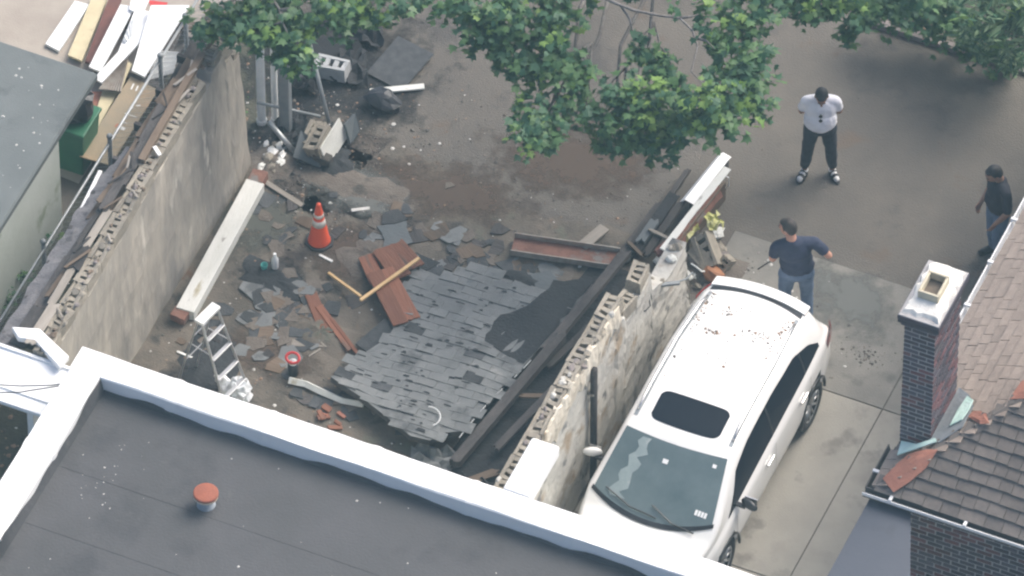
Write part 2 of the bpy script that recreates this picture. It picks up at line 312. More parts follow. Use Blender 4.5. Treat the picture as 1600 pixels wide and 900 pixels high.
for k, (c, rx_, ry_, m_, lb) in enumerate((((-3.547,2.417,0.000),1.9,1.8,'stain_soot_shade','broad painted tree shade in the back left corner'),((-2.729,-1.094,-0.000),.75,.55,'stain_soot_shade','dark soot stain left of the red splinters'),((-3.514,1.184,-0.000),1.0,.9,'stain_soot_shade','painted tree shade around the standpipes'),((0.303,-0.096,0.000),1.0,.8,'stain_soot_shade','soot stain beyond the fallen slab'),((-1.960,-0.291,-0.000),.9,.8,'stain_brown','brown stain around the red boards'),((-1.377,1.132,0.000),1.7,.7,'stain_brown','faint brown stain on the bare floor'),((-3.347,-0.325,0.000),.8,.8,'stain_green','greenish stain near the white beam'),((-2.401,0.678,0.000),1.0,.6,'stain_grey','pale dust stain beyond the cone'),((-2.275,-2.268,0.000),.9,.5,'stain_brown','brown stain near the step ladder'),((-2.964,-3.028,0.000),.7,.7,'stain_soot_shade','soot stain at the near foot of the left wall'),((-0.129,2.272,0.000),1.6,1.0,'stain_brown','brown stain under the maple leaves'),((3.927,1.510,0.000),1.1,.7,'stain_grey','pale dusty stain behind the car'))): stain(c, rx_, ry_, m_, (.028 if k == 11 else .0125)+.0006*k, lb)  # back corner and standpipe patches are tree shade painted on the floor
dw = struct('driveway', flat([(2.15,-9,.006),(6.5,-9,.006),(6.5,2.0,.006),(2.15,2.0,.006)]), 'joint')
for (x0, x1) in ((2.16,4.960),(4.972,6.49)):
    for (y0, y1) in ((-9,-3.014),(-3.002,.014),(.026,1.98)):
        MB().bx(x0,x1,y0,y1,.0065,.024).build('concrete_panel', 'driveway_dirt_shade' if y0 > 0 else 'driveway_concrete', dw, bevel=.006)
# planting bed along the far edge
bd = struct('planting_bed', flat(jagged([(2.3,5.95,.01),(9,5.95,.01),(9,14,.01),(1.6,14,.01)], .03)), 'soil')
kb = MB()
for k in range(8): kb.bx(2.2+k*.9, 3.08+k*.9, 5.86+rnd(-.01,.01), 5.97, 0, .07+rnd(0,.02))
tag(kb.build('bed_edging', 'rubble_mauve', bevel=.01), 'low dark concrete edging along the planting bed behind the yard', 'edging')

# ------------------------------------------------------------------ concrete block with three cores (0.39 x 0.19 x 0.19, long side along Y)
def block_mesh(name, w=.195, l=.39, h=.19, damage=0.0, m=('block','block_inner'), t=.042):
    b = MB()
    b.bx(-w/2,-w/2+t,-l/2,l/2,0,h); b.bx(w/2-t,w/2,-l/2,l/2,0,h)
    for k in range(4):
        tt = t*1.35; yc = -l/2+tt/2+(l-tt)*k/3; b.bx(-w/2+t,w/2-t,yc-tt/2,yc+tt/2,0,h-.006)
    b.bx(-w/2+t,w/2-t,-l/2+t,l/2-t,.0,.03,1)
    if damage: b.v = [(x+rnd(-damage,damage), y+rnd(-damage,damage), z+(rnd(-damage*2.5,damage) if z > h*.5 else 0)) for x,y,z in b.v]
    me = b.mesh(name)
    for k in m: me.materials.append(MATS[k])
    me.polygons.foreach_set('material_index', b.mi); return me
BLKW = [block_mesh('wall_block_mesh', damage=d, t=.054) for d in (.005,.012,.016)]
BLK = [block_mesh('block_mesh', damage=d) for d in (.004,.010,.014,.008)]

def wall_mesh(top, x0, x1, zstep=.2, rough=.012):
    """a wall along Y: top = list of (y,z); front and back faces as grids with slight unevenness"""
    ys = []; 
    for (ya, za), (yb, zb) in zip(top, top[1:]):
        n = max(1, int(abs(yb-ya)/.2)); ys += [(ya+(yb-ya)*k/n, za+(zb-za)*k/n) for k in range(n)]
    ys.append(top[-1]); nz = 12; b = MB(); N = len(ys)
    for sx in (x0, x1):
        for (y, zt) in ys:
            for j in range(nz+1):
                b.v.append((sx+rnd(-rough,rough), y+(rnd(-.02,.02) if 0<j<nz else 0), zt*j/nz))
    g = lambda s, i, j: s*N*(nz+1)+i*(nz+1)+j
    for i in range(N-1):
        for j in range(nz):
            b.f.append((g(0,i,j), g(0,i,j+1), g(0,i+1,j+1), g(0,i+1,j))); b.f.append((g(1,i,j), g(1,i+1,j), g(1,i+1,j+1), g(1,i,j+1)))
        b.f.append((g(0,i,nz), g(1,i,nz), g(1,i+1,nz), g(0,i+1,nz)))
    for j in range(nz):
        b.f.append((g(0,0,j), g(1,0,j), g(1,0,j+1), g(0,0,j+1))); b.f.append((g(0,N-1,j), g(0,N-1,j+1), g(1,N-1,j+1), g(1,N-1,j)))
    b.mi = [0]*len(b.f); return b

# left garage wall: parged block wall, open cores along its top, leaning a little
LW = thing('garage_wall', 'long roughly parged block wall with open cores, left side of the collapsed garage', 'wall', (-3.9,-2.4,0))
lw = wall_mesh([(-5.35,2.40),(-.35,2.40),(-.30,2.52),(.05,2.50),(.10,2.30),(.28,2.25),(.33,2.08),(.50,2.05)], -4.0, -3.80, rough=.010)
lean = lambda y, z: (.06-.035*(y+5.3))*z/2.6
lw.v = [(x+lean(y,z), y, z) for x,y,z in lw.v]
child_world(lw.build('wall_body', 'parged'), LW)
for k in range(12):
    y = -5.1+k*.4; o = inst('block', BLKW[random.choice([0,1,2])], LW, (0,0,0)); o.parent = None
    o.location = (-3.90+lean(y,2.5)+rnd(-.006,.006), y, 2.402); o.rotation_euler = (rnd(-.01,.01), 0, rnd(-.02,.02)+ (math.pi if k%2 else 0)); child_world(o, LW)
for (y, z, r) in ((.0-.12,2.53,.06),(.06,2.42,.09),(.20,2.31,-.12),(.42,2.08,.1)):
    o = inst('broken_block', BLK[2]); o.location = (-3.9+lean(y,z), y, z); o.rotation_euler = (rnd(-.12,.05), rnd(-.06,.06), r); o.scale = (1, .55, .7); child_world(o, LW)

# right garage wall, broken, along the car
RW = thing('broken_wall', 'broken cream and white block wall with jagged end beside the white car', 'wall', (2.03,-2.4,0))
rw = wall_mesh([(-5.35,2.26),(-1.72,2.26),(-1.66,2.05),(-1.45,1.98),(-1.38,1.80),(-1.1,1.78),(-1.05,1.90),(-.62,1.92),(-.58,1.55),(-.40,1.48),(-.15,1.30),(.15,1.28),(.38,1.30),(.48,1.34),(.50,.9),(.58,.5),(.62,.1)], 1.93, 2.13, rough=.016)
child_world(rw.build('wall_body', 'plaster_white'), RW)
for k in range(9):
    y = -4.95+k*.4; o = inst('block', BLK[[3,1,0,2,1,0,3,2,1][k]]); o.location = (2.03+rnd(-.012,.012), y, 2.262-.02*(k==4)); o.rotation_euler = (rnd(-.02,.02), rnd(-.02,.02), rnd(-.03,.03)); child_world(o, RW)
for (y, z, rx, rz) in ((-1.58,2.09,.25,.1),(-1.28,1.83,-.1,-.15),(-.83,1.91,.05,.08)):
    o = inst('broken_block', BLK[1]); o.location = (2.03, y, z); o.rotation_euler = (rx, .05, rz); o.scale = (1.0,.85,1.15); child_world(o, RW)
# plaster skin still standing along the outer top edge, and mortar lumps on both walls
b = MB(); N_ = 60; vs = []
for k in range(N_+1):
    y = -5.3+3.66*k/N_; zt_ = 2.425+.022*math.sin(k*.7)+.018*math.sin(k*1.9+1)+rnd(-.02,.02)-(.10 if k in (22,23,41,42,43) else 0); zl = 2.02+.10*math.sin(k*.37)+rnd(-.06,.06)
    vs += [(2.095+rnd(-.012,.008),y,zt_), (2.15+rnd(-.006,.006),y,zt_-.02), (2.165+rnd(-.008,.008),y,(zt_+zl)/2), (2.150+rnd(-.004,.004),y,zl), (2.12,y,zl-.01)]
b.add(vs, [(k*5+q,k*5+q+1,(k+1)*5+q+1,(k+1)*5+q) for k in range(N_) for q in range(4)]); child_world(b.build('plaster_band', 'plaster_cream'), RW)
def lump(parent, c, r_, m_):
    b = MB().ell((0,0,0), (r_*rnd(.7,1.3),r_*rnd(.8,1.5),r_*rnd(.4,.8)), None, 7, 5); b.v = [tuple(V_(v)*rnd(.75,1.2)) for v in b.v]; o = b.build('mortar_lump', m_); o.location = c; child_world(o, parent)
V_ = Vector
for k in range(60):
    y = rnd(-5,-1.7); lump(RW, (2.03+rnd(-.09,.11), y, 2.42+rnd(-.04,.02)), rnd(.02,.06), random.choice(['block','plaster_white','rubble_mauve']))
for k in range(22): y = rnd(-1.6,.4); lump(RW, (2.03+rnd(-.08,.10), y, float(np.interp(y,[-1.66,-1.4,-1.1,-.62,-.55,-.15,.4],[2.06,1.9,1.82,2.0,1.55,1.31,1.31]))), rnd(.03,.075), random.choice(['block','plaster_white','weathered_white']))
for k in range(60):
    y = rnd(-5.2,.0); lump(LW, (-3.88+lean(y,2.5)+rnd(-.09,.09), y, 2.59+rnd(-.01,.01)), rnd(.015,.04), random.choice(['block','rubble_mauve','wood_brown']))

# ------------------------------------------------------------------ foreground flat-roofed building
FB = thing('flat_roof_building', 'dark flat roofed building with thick white parapet along the bottom of the view', 'building', (1.4,-10,0))
FX0, FX1, FY1, FY0, PZ, RZ, PW = -3.18, 6.0, -5.47, -16.0, 3.2, 2.96, .36
child_world(MB().bx(FX0+.03, FX1-.03, FY0+.03, FY1-.03, 0, RZ-.05).build('wall', 'shed_white'), FB)
def wav(t, s): return .035+.03*math.sin(t*2.1+s)+.022*math.sin(t*5.3+2*s)+.012*math.sin(t*11+s)
def parapet(axis, a0, a1, c0, c1):
    """coated parapet: rounded, slightly uneven section swept along X or Y, with lap ridges where the coating sheets meet"""
    b = MB(); N = int((a1-a0)/.06); prof = [(0,RZ-.35),(0,PZ-.03),(.004,PZ-.012),(.03,PZ),(.33,PZ+.004),(.67,PZ+.004),(.97,PZ),(.996,PZ-.012),(1,PZ-.03),(1,RZ-.35)]; K = len(prof)
    laps = [a0+(a1-a0)*k/7+rnd(-.2,.2) for k in range(1,7)]; ph = [rnd(0,6) for _ in range(6)]
    for i in range(N+1):
        a = a0+(a1-a0)*i/N; lap = .007 if min(abs(a-l_) for l_ in laps) < .045 else 0
        for k, (q, z) in enumerate(prof):
            sm_ = .005*math.sin(a*1.7+ph[k%6])+.003*math.sin(a*4.3+ph[(k+2)%6]); c = c0+(c1-c0)*q+(sm_ if 0 < k < K-1 else 0)+(lap if q > .5 else -lap); zz = z+(.5*sm_+rnd(-.0015,.0015)+lap if z > RZ else 0)
            b.v.append((a,c,zz) if axis == 'x' else (c,a,zz))
    for i in range(N):
        for k in range(K-1): f = (i*K+k,i*K+k+1,(i+1)*K+k+1,(i+1)*K+k); b.f.append(f if axis == 'y' else f[::-1]); b.mi.append(0)
    b.f.append(tuple(range(K))); b.f.append(tuple(N*K+K-1-k for k in range(K))); b.mi += [0,0]
    return child_world(b.build('parapet', 'white_coating', None, False), FB)
parapet('x', FX0, FX1, FY1-PW, FY1); parapet('y', FY0, FY1-PW+.03, FX0+.004, FX0+.40)
m = MB(); xs = np.linspace(FX0+.40, FX1, 90); yi = FY1-PW
m.add([(FX0+.40,FY0,RZ),(FX1,FY0,RZ),(FX1,yi,RZ),(FX0+.40,yi,RZ)], [(0,1,2,3)])
for i in range(89):
    a, b_ = xs[i], xs[i+1]
    m.add([(a,yi-.03,RZ+.002),(b_,yi-.03,RZ+.002),(b_,yi-.006,RZ+wav(b_,0)),(a,yi-.006,RZ+wav(a,0))], [(0,1,2,3)])
ys = np.linspace(FY0, yi, 90); xi = FX0+.40
for i in range(89):
    a, b_ = ys[i], ys[i+1]
    m.add([(xi+.05,a,RZ+.002),(xi+.05,b_,RZ+.002),(xi+.006,b_,RZ+.12+1.4*wav(b_,1)),(xi+.006,a,RZ+.12+1.4*wav(a,1))], [(3,2,1,0)])
child_world(m.build('roof_membrane', 'roof_membrane'), FB)
for y in (-7.05,-8.0):
    b = MB(); b.bx(FX0+.45, FX1, y-.045, y+.045, RZ, RZ+.003); child_world(b.build('membrane_seam', 'roof_membrane'), FB)
b = MB(); b.bx(2.30, 2.66, FY1+.002, -4.60, PZ-.17, PZ+.012); child_world(b.build('coping_stub', 'white_coating', bevel=.03), FB)
# vent on the roof
RV = thing('roof_vent', 'round vent pipe with rusty orange cap on the dark flat roof', 'vent', (-.88,-6.93,RZ))
MB().lathe([(.115,0),(.11,.015),(.078,.03),(.075,.16)], n=20).build('pipe', 'vent_pipe', RV, True)
MB().lathe([(.135,.15),(.145,.16),(.145,.195),(.135,.2)], n=24).build('cap_rim', 'vent_band', RV)
MB().lathe([(.148,.192),(.152,.20),(.150,.222),(.140,.230),(.06,.238),(.001,.240)], n=28).build('cap', 'vent_orange', RV, False)
def grit(name, n, boxf, smin, smax, mats, label, cat, weights=None, flatness=.5):
    b = MB()
    for _ in range(n):
        x, y, z = boxf(); s = rnd(smin, smax)*(1 if random.random() < .85 else 1.8); k = random.choice([4,5,6]); a0 = rnd(0,6)
        ring = [(x+math.cos(a0+2*math.pi*i/k)*s*rnd(.5,1), y+math.sin(a0+2*math.pi*i/k)*s*rnd(.5,1), z) for i in range(k)]
        top = (x+rnd(-.3,.3)*s, y+rnd(-.3,.3)*s, z+s*flatness*rnd(.3,1))
        b.add(ring+[top], [(i,(i+1)%k,k) for i in range(k)], random.choices(range(len(mats)), weights)[0])
    return tag(b.build(name, mats), label, cat, kind='stuff')
def g_roof():
    if random.random() < .45: return (-2.1+random.gauss(0,.18), -6.9+random.gauss(0,.4), RZ+.001)
    return (rnd(-2.7,4.5), rnd(-9,-5.95), RZ+.001)
grit('roof_grit', 60, g_roof, .006, .015, ['grit_light'], 'white specks of grit scattered over the dark flat roof', 'grit')

# low white canopy on the near left and bent coping
CN = thing('white_canopy', 'low white sheet metal canopy left of the parapet corner', 'canopy', (-4.6,-5.7,0))
b = MB(); b.poly([(-6.2,-5.33,2.5),(-3.2,-5.33,2.5),(-3.2,-6.08,2.42),(-6.2,-6.08,2.42)], .03); child_world(b.build('canopy_sheet', 'white_vinyl'), CN)
for y, z in ((-5.33,2.515),(-5.86,2.452),(-6.05,2.434)):
    child_world(MB().bx(-6.2,-3.2,y-.025,y+.025,z-.03,z+.012).build('canopy_rib', 'white_vinyl', bevel=.008), CN)
child_world(MB().bx(-6.2,-6.1,-6.0,-5.4,0,2.42).build('post', 'white_vinyl'), CN); child_world(MB().bx(-3.7,-3.62,-6.0,-5.45,0,2.42).build('post', 'white_vinyl'), CN)
cc = MB(); cc.poly([(-4.330,-5.089,2.620), (-4.008,-4.980,2.620), (-3.496,-5.231,2.620), (-3.538,-5.427,2.620), (-3.985,-5.170,2.620), (-4.185,-5.214,2.620)], .09)
tag(cc.build('bent_coping', 'white_coating', bevel=.015), 'bent white coping strip at the near end of the left garage wall', 'coping')
cb = MB(); cb.tube([(-4.148,-6.128,2.750), (-3.789,-5.993,2.740), (-3.444,-5.829,2.740), (-3.108,-5.973,3.100)], .008, 6); cb.tube([(-4.099,-6.233,2.720), (-3.762,-6.053,2.700), (-3.439,-5.841,2.720), (-3.091,-6.007,3.120)], .008, 6)
tag(cb.build('overhead_cable', 'rubber'), 'pair of thin black cables crossing the low white canopy', 'cable')

# ------------------------------------------------------------------ left neighbour: shed with grey flat roof
SH = thing('white_shed', 'white walled shed with flat grey roof at the left edge', 'shed', (-8,-4,0))
child_world(MB().bx(-11,-5.52,-9,-1.36,0,1.88).build('wall', 'shed_white'), SH)
child_world(MB().bx(-11.2,-5.42,-9.2,-.45,1.88,2.0).build('roof', 'grey_roof', bevel=.02), SH)
child_world(MB().bx(-5.43,-5.405,-9.2,-.46,1.90,1.985).build('roof_edge', 'grey_roof'), SH)
grit('shed_roof_specks', 45, lambda: (rnd(-6.9,-5.5), rnd(-3.2,-.7), 2.001), .008, .02, ['grit_light'], 'pale droppings and specks on the grey shed roof', 'specks')

# ------------------------------------------------------------------ right neighbour: brick house with hip roof and chimney
HS = thing('brick_house', 'brick house with brown hip roof and white gutter at the right edge', 'house', (9,0,0))
EX, EY, EZ, PT = 6.24, -3.53, 3.0, .62
HX1, HY1 = 12.2, 6.5
child_world(MB().bx(6.52,HX1,-3.25,HY1,0,2.75).build('wall', 'mortar'), HS)
brm = []
for kx in range(3):
    bb = MB().box((0,0,0), (.188,.03,.050)); brm.append(bb.mesh('wall_brick_mesh')); brm[-1].materials.append(MATS[['brick_dark','brick_dark','brick_red'][kx]])
row = 0; z = 1.0
while z < 2.72:
    x = 6.53+(.105 if row%2 else .0)+.1
    if row%2: 
        o = inst('brick', brm[random.choice([0,1,2])]); o.location = (6.575,-3.246,z); o.scale = (.45,1,1); child_world(o, HS)
    while x < 8.35:
        o = inst('brick', brm[random.choice([0,0,1,2])]); o.location = (x, -3.245+rnd(-.002,.002), z+rnd(-.002,.002)); child_world(o, HS); x += .21
    z += .076; row += 1
# roof planes (deck) and shingles lapped over them
rx = (HX1-EX)/2; top = EZ+PT*rx
deck = MB(); deck.poly([(EX,EY,EZ),(HX1+.3,EY,EZ),(HX1+.3-rx,EY+rx,EZ+PT*rx),(EX+rx,EY+rx,EZ+PT*rx)], .05); deck.poly([(EX,EY,EZ),(EX+rx,EY+rx,EZ+PT*rx),(EX+rx,HY1,EZ+PT*rx),(EX,HY1,EZ)], .05)
deck.poly([(HX1+.3,EY,EZ),(HX1+.3,HY1,EZ),(EX+rx+.3,HY1,EZ+PT*rx),(EX+rx+.3,EY+rx,EZ+PT*rx)], .05)
child_world(deck.build('roof_deck', 'shingle_brown'), HS)
pa = math.atan(PT); cp, sp = math.cos(pa), math.sin(pa)
def shingle_row(slope, d, a, L, m):
    """one shingle: slope 'f' (front, faces -Y) or 's' (side, faces -X); d = distance up the slope, a = start along the eave, L = its width"""
    th = .016+rnd(0,.010); ex = .205; b = MB(); lift = .016
    def pt(al, up, h):
        if slope == 'f': return Vector((al, EY+up*cp-h*sp, EZ+up*sp+h*cp))
        return Vector((EX+up*cp-h*sp, al, EZ+up*sp+h*cp))
    j = rnd(-.008,.008)
    q = [pt(a,d+j,lift+th), pt(a+L,d+j,lift+th), pt(a+L,d+ex,.006), pt(a,d+ex,.006)]; lo = [pt(a,d+j,.0), pt(a+L,d+j,.0), pt(a+L,d+ex,-.004), pt(a,d+ex,-.004)]
    c = ctr(q); vs = [v-c for v in q+lo]
    f = [(0,1,2,3),(7,6,5,4),(0,4,5,1),(1,5,6,2),(2,6,7,3),(3,7,4,0)]
    if slope == 's': f = [tuple(reversed(t)) for t in f]
    o = MB().add(vs, f).build('shingle', m); o.location = c; child_world(o, HS)
for r_ in range(11):
    d = -.02+r_*.155; a = EX+max(0,d*cp)+.02
    while a < 8.6:
        L = random.choice([.16,.22,.28,.34]); shingle_row('f', d, a, L-.008, 'shingle_brown'); a += L
for r_ in range(11):
    d = -.02+r_*.155; a = EY+max(0,d*cp)+.02
    while a < 1.75:
        L = random.choice([.16,.22,.28,.34])
        if not (d < .35 and a+L > -2.85 and a < -1.9) : shingle_row('s', d, a, L-.008, 'shingle_tan')
        a += L
# hip caps and terracotta coloured repairs along the hip
def hip(k, h=0.03): return Vector((EX+k, EY+k, EZ+PT*k+h))
for k in range(9):
    k0 = .42+k*.16
    if .75 < k0 < 1.45:
        a, c = hip(k0), hip(k0+.2); sd = Vector((1,-1,0)).normalized()*.09
        b = MB(); b.add([a-sd-Vector((0,0,.03)), a+Vector((0,0,.02)), a+sd-Vector((0,0,.03)), c-sd-Vector((0,0,.045)), c+Vector((0,0,.005)), c+sd-Vector((0,0,.045))], [(0,1,4,3),(1,2,5,4)])
        child_world(b.build('hip_cap', 'shingle_brown'), HS)
def patch(name, pts, m, th=.012):
    c = ctr(pts); o = MB().poly([Vector(p)-c for p in pts], th).build(name, m); o.location = c; return child_world(o, HS)
fz = lambda x, y: EZ+PT*min(x-EX, y-EY)+.078
def onroof(l): return [(x, y, fz(x,y)) for x, y in l]
def drape(name, pts2, m):
    """a patch lying over the roof, following its slopes"""
    b = MB(); n = len(pts2); cx = sum(p[0] for p in pts2)/n; cy = sum(p[1] for p in pts2)/n; rings = 10; vs = [(cx,cy,fz(cx,cy))]
    for r_ in range(1, rings+1):
        for (x, y) in pts2: q = r_/rings; xx, yy = cx+(x-cx)*q, cy+(y-cy)*q; vs.append((xx, yy, fz(xx,yy)+rnd(0,.005)))
    fs = [(0, 1+i, 1+(i+1)%n) for i in range(n)]
    for r_ in range(rings-1):
        for i in range(n): fs.append((1+r_*n+i, 1+(r_+1)*n+i, 1+(r_+1)*n+(i+1)%n, 1+r_*n+(i+1)%n))
    b.add(vs, fs); o = b.build(name, m); so = o.modifiers.new('s', 'SOLIDIFY'); so.thickness = .012; so.offset = -1
    return child_world(o, HS)
drape('hip_patch', [p[:2] for p in ((6.320,-3.451,3.100),(6.501,-3.550,3.060),(6.636,-3.405,3.120),(6.768,-3.215,3.200),(6.824,-2.998,3.250),(6.678,-3.004,3.280),(6.489,-3.057,3.200),(6.395,-3.220,3.120))], 'terracotta')
drape('hip_patch', [p[:2] for p in ((7.028,-2.402,3.500),(7.002,-2.491,3.420),(7.202,-2.620,3.420),(7.306,-2.582,3.500),(7.218,-2.467,3.520),(7.111,-2.405,3.520))], 'terracotta')
drape('hip_patch', [(7.42,-2.25),(7.7,-2.2),(7.9,-1.9),(7.7,-1.8),(7.45,-1.95)], 'terracotta')
# chimney
CHX0, CHX1, CHY0, CHY1, CHZ = 6.26, 6.66, -2.80, -1.98, 5.30
child_world(MB().bx(CHX0+.008,CHX1-.008,CHY0+.008,CHY1-.008,0,CHZ).build('chimney', 'mortar'), HS)
CH = HS.children[-1]
cb_f = []
for m_ in ('brick_dark','brick_red'):
    a = MB().box((0,0,0), (.184,.03,.049)).mesh('chimney_brick_mesh'); a.materials.append(MATS[m_]); b = MB().box((0,0,0), (.03,.184,.049)).mesh('chimney_side_brick_mesh'); b.materials.append(MATS[m_]); cb_f.append((a,b))
row = 0; z = 2.75
while z < CHZ-.03:
    off = .1 if row%2 else 0
    for k in range(3):
        x = CHX0+k*.2+off-.0; x0, x1 = max(CHX0, x-.1), min(CHX1, x+.1)
        if x1-x0 < .05: continue
        o = inst('brick', cb_f[0 if random.random()<.85 else 1][0]); o.location = ((x0+x1)/2, CHY0+.016+rnd(-.002,.002), z); o.scale = ((x1-x0-.01)/.19,1,1); o.parent = CH
    for k in range(6):
        y = CHY0+k*.2+off-.1; y0, y1 = max(CHY0, y-.1), min(CHY1, y+.1)
        if y1-y0 < .05: continue
        o = inst('brick', cb_f[0 if random.random()<.68 else 1][1]); o.location = (CHX1-.016+rnd(-.002,.002), (y0+y1)/2, z); o.scale = (1,(y1-y0-.01)/.19,1); o.parent = CH
    z += .0745; row += 1
def chpart(b, n, m, **k):
    o = b.build(n, m, **k); o.parent = CH; return o
for k, (e, z0, z1) in enumerate(((.03,CHZ-.09,CHZ-.035),(.06,CHZ-.025,CHZ+.03),(.065,CHZ+.04,CHZ+.095))):
    chpart(MB().bx(CHX0-e,CHX1+e,CHY0-e,CHY1+e,z0,z1), 'corbel', 'brick_dark', bevel=.006)
    chpart(MB().bx(CHX0-e+.012,CHX1+e-.012,CHY0-e+.012,CHY1+e-.012,z1-.002,z1+.012), 'corbel_joint', 'mortar')
cr = MB(); ring = jagged([(CHX0-.02,CHY0+.0,0),(CHX1+.025,CHY0+.0,0),(CHX1+.025,CHY1+.035,0),(CHX0-.02,CHY1+.035,0)], .022, .07); n = len(ring); z0 = CHZ+.108
cxm, cym = (CHX0+CHX1)/2, (CHY0+CHY1)/2
cr.add([(x,y,z0) for x,y,_ in ring]+[(cxm+(x-cxm)*.92,cym+(y-cym)*.92,z0+.045+rnd(-.008,.008)) for x,y,_ in ring]+[(cxm+(x-cxm)*.5,cym+(y-cym)*.5,z0+.075) for x,y,_ in ring], [(i,(i+1)%n,n+(i+1)%n,n+i) for i in range(n)]+[(n+i,n+(i+1)%n,2*n+(i+1)%n,2*n+i) for i in range(n)]+[tuple(2*n+i for i in range(n))])
chpart(cr, 'mortar_crown', 'crown_mortar')
fl = MB(); fx0, fx1, fy0, fy1, zt = cxm-.13, cxm+.13, cym-.19, cym+.17, z0+.19; t = .032
for q in ((fx0,fx1,fy0,fy0+t),(fx0,fx1,fy1-t,fy1),(fx0,fx0+t,fy0+t,fy1-t),(fx1-t,fx1,fy0+t,fy1-t)): fl.bx(*q, z0+.02, zt)
o = chpart(fl, 'flue_liner', 'clay_liner', bevel=.008)
chpart(MB().bx(fx0+t,fx1-t,fy0+t,fy1-t,z0+.02,z0+.078), 'flue_throat', 'clay_dark')
# flashing round the chimney foot
drape('flashing', [(6.67,-2.84),(6.80,-2.90),(7.0,-2.66),(6.99,-2.3),(6.86,-2.1),(6.67,-1.95)], 'flashing_grey')
fz0 = fz; fz = lambda x, y: fz0(x, y)+.02
drape('flashing', [p[:2] for p in ((6.358,-3.088,3.100),(6.313,-2.844,3.120),(6.535,-2.926,3.150),(6.739,-2.849,3.200),(6.783,-2.916,3.200),(6.553,-3.008,3.130))], 'flashing_green')
drape('flashing', [p[:2] for p in ((6.841,-2.650,3.350),(6.831,-2.393,3.420),(6.860,-2.149,3.500),(6.967,-2.233,3.500),(6.980,-2.398,3.450),(6.957,-2.558,3.400))], 'flashing_green')
fz = fz0
# gutters
def gutter(pts0, pts1, m, wname):
    a, c = Vector(pts0), Vector(pts1); d = (c-a).normalized(); out = Vector((0,-1,0)) if abs(d.x) > .5 else Vector((-1,0,0)); L = (c-a).length
    prof = [(0,.0),(0,-.085),(.03,-.1),(.085,-.1),(.105,-.05),(.105,.0),(.088,.0),(.088,-.045),(.075,-.085),(.03,-.085),(.015,-.07),(.015,0)]
    b = MB(); k = len(prof); b.add([a+out*p+Vector((0,0,q)) for p,q in prof]+[c+out*p+Vector((0,0,q)) for p,q in prof], [(i,(i+1)%k,k+(i+1)%k,k+i) for i in range(k)]+[tuple(range(k)), tuple(2*k-1-i for i in range(k))])
    return child_world(b.build(wname, m), HS)
gutter((EX-.0,CHY1+.03,EZ-.012),(EX-.0,HY1,EZ-.012), 'gutter_white', 'gutter')
gutter((EX-.0,EY-.0,EZ-.012),(EX-.0,CHY0-.02,EZ-.012), 'gutter_dark', 'gutter')
gutter((EX-.1,EY,EZ-.012),(HX1+.3,EY,EZ-.012), 'gutter_dark', 'gutter')
child_world(MB().bx(EX-.10,HX1+.3,EY-.115,EY-.104,EZ-.05,EZ-.004).build('gutter_lip', 'gutter_white'), HS)
for x in (6.47,7.42,8.4): child_world(MB().bx(x,x+.04,EY-.112,EY+.01,EZ-.008,EZ+.018).build('gutter_hanger', 'gutter_white', bevel=.004), HS)
for y in (-1.2,-.45,.3,1.05,1.8): child_world(MB().bx(EX-.112,EX+.03,y,y+.04,EZ-.008,EZ+.022).build('gutter_hanger', 'gutter_white', bevel=.004), HS)
child_world(MB().bx(EX-.112,EX+.01,-3.30,-3.26,EZ-.006,EZ+.02).build('gutter_hanger', 'gutter_white', bevel=.004), HS)
sg = MB(); sg.poly([(EX-.02,EY+.0,2.86),(6.72,EY+.0,2.86),(7.36,-5.1,2.86),(7.6,-6.4,2.86),(EX-.02,-6.4,2.86)], .10)
CP = thing('porch_canopy', 'smooth slate blue flat canopy below the corner of the brown roof', 'canopy', (6.6,-4.6,0))
child_world(sg.build('canopy_slab', 'slate_blue'), CP)
for x, y in ((6.32,-6.3),(7.45,-6.3)): child_world(MB().bx(x,x+.09,y,y+.09,0,2.76).build('post', 'slate_blue'), CP)

# ================================================================== the white car (nose towards -Y); s = metres from the rear bumper
CARX, CARY, CL = 3.37, .30, 4.62
CAR = thing('parked_car', 'white crossover car with sunroof and roof rails parked beside the broken wall', 'car', (CARX, CARY, 0.024))
def crv(pts, blur=.05):
    xs = np.array([p[0] for p in pts]); ys = np.array([p[1] for p in pts]); g = np.linspace(-.2, CL+.2, 1000); v = np.interp(g, xs, ys)
    k = int(blur/(g[1]-g[0])); ker = np.hanning(2*k+3); ker /= ker.sum(); vp = np.pad(v, k+1, mode='edge'); v = np.convolve(vp, ker, 'valid')
    return lambda s: float(np.interp(s, g, v))
zr = crv([(0,.80),(.03,1.0),(.12,1.12),(.34,1.50),(.5,1.555),(.9,1.615),(1.6,1.655),(2.3,1.645),(2.75,1.60),(3.0,1.555),(3.9,1.055),(4.2,.99),(4.45,.90),(4.58,.76),(4.62,.6)])
wr = crv([(0,.58),(.3,.57),(.6,.62),(1.5,.665),(2.6,.665),(3.0,.68),(3.75,.83),(3.95,.82),(4.3,.74),(4.62,.55)])
zb = crv([(0,.80),(.1,1.0),(.5,1.10),(1.5,1.05),(3.0,.985),(3.8,.93),(4.3,.82),(4.55,.68),(4.62,.55)])
wb = crv([(0,.66),(.04,.74),(.15,.80),(.45,.865),(1.0,.885),(3.0,.895),(3.8,.885),(4.25,.82),(4.5,.70),(4.62,.52)])
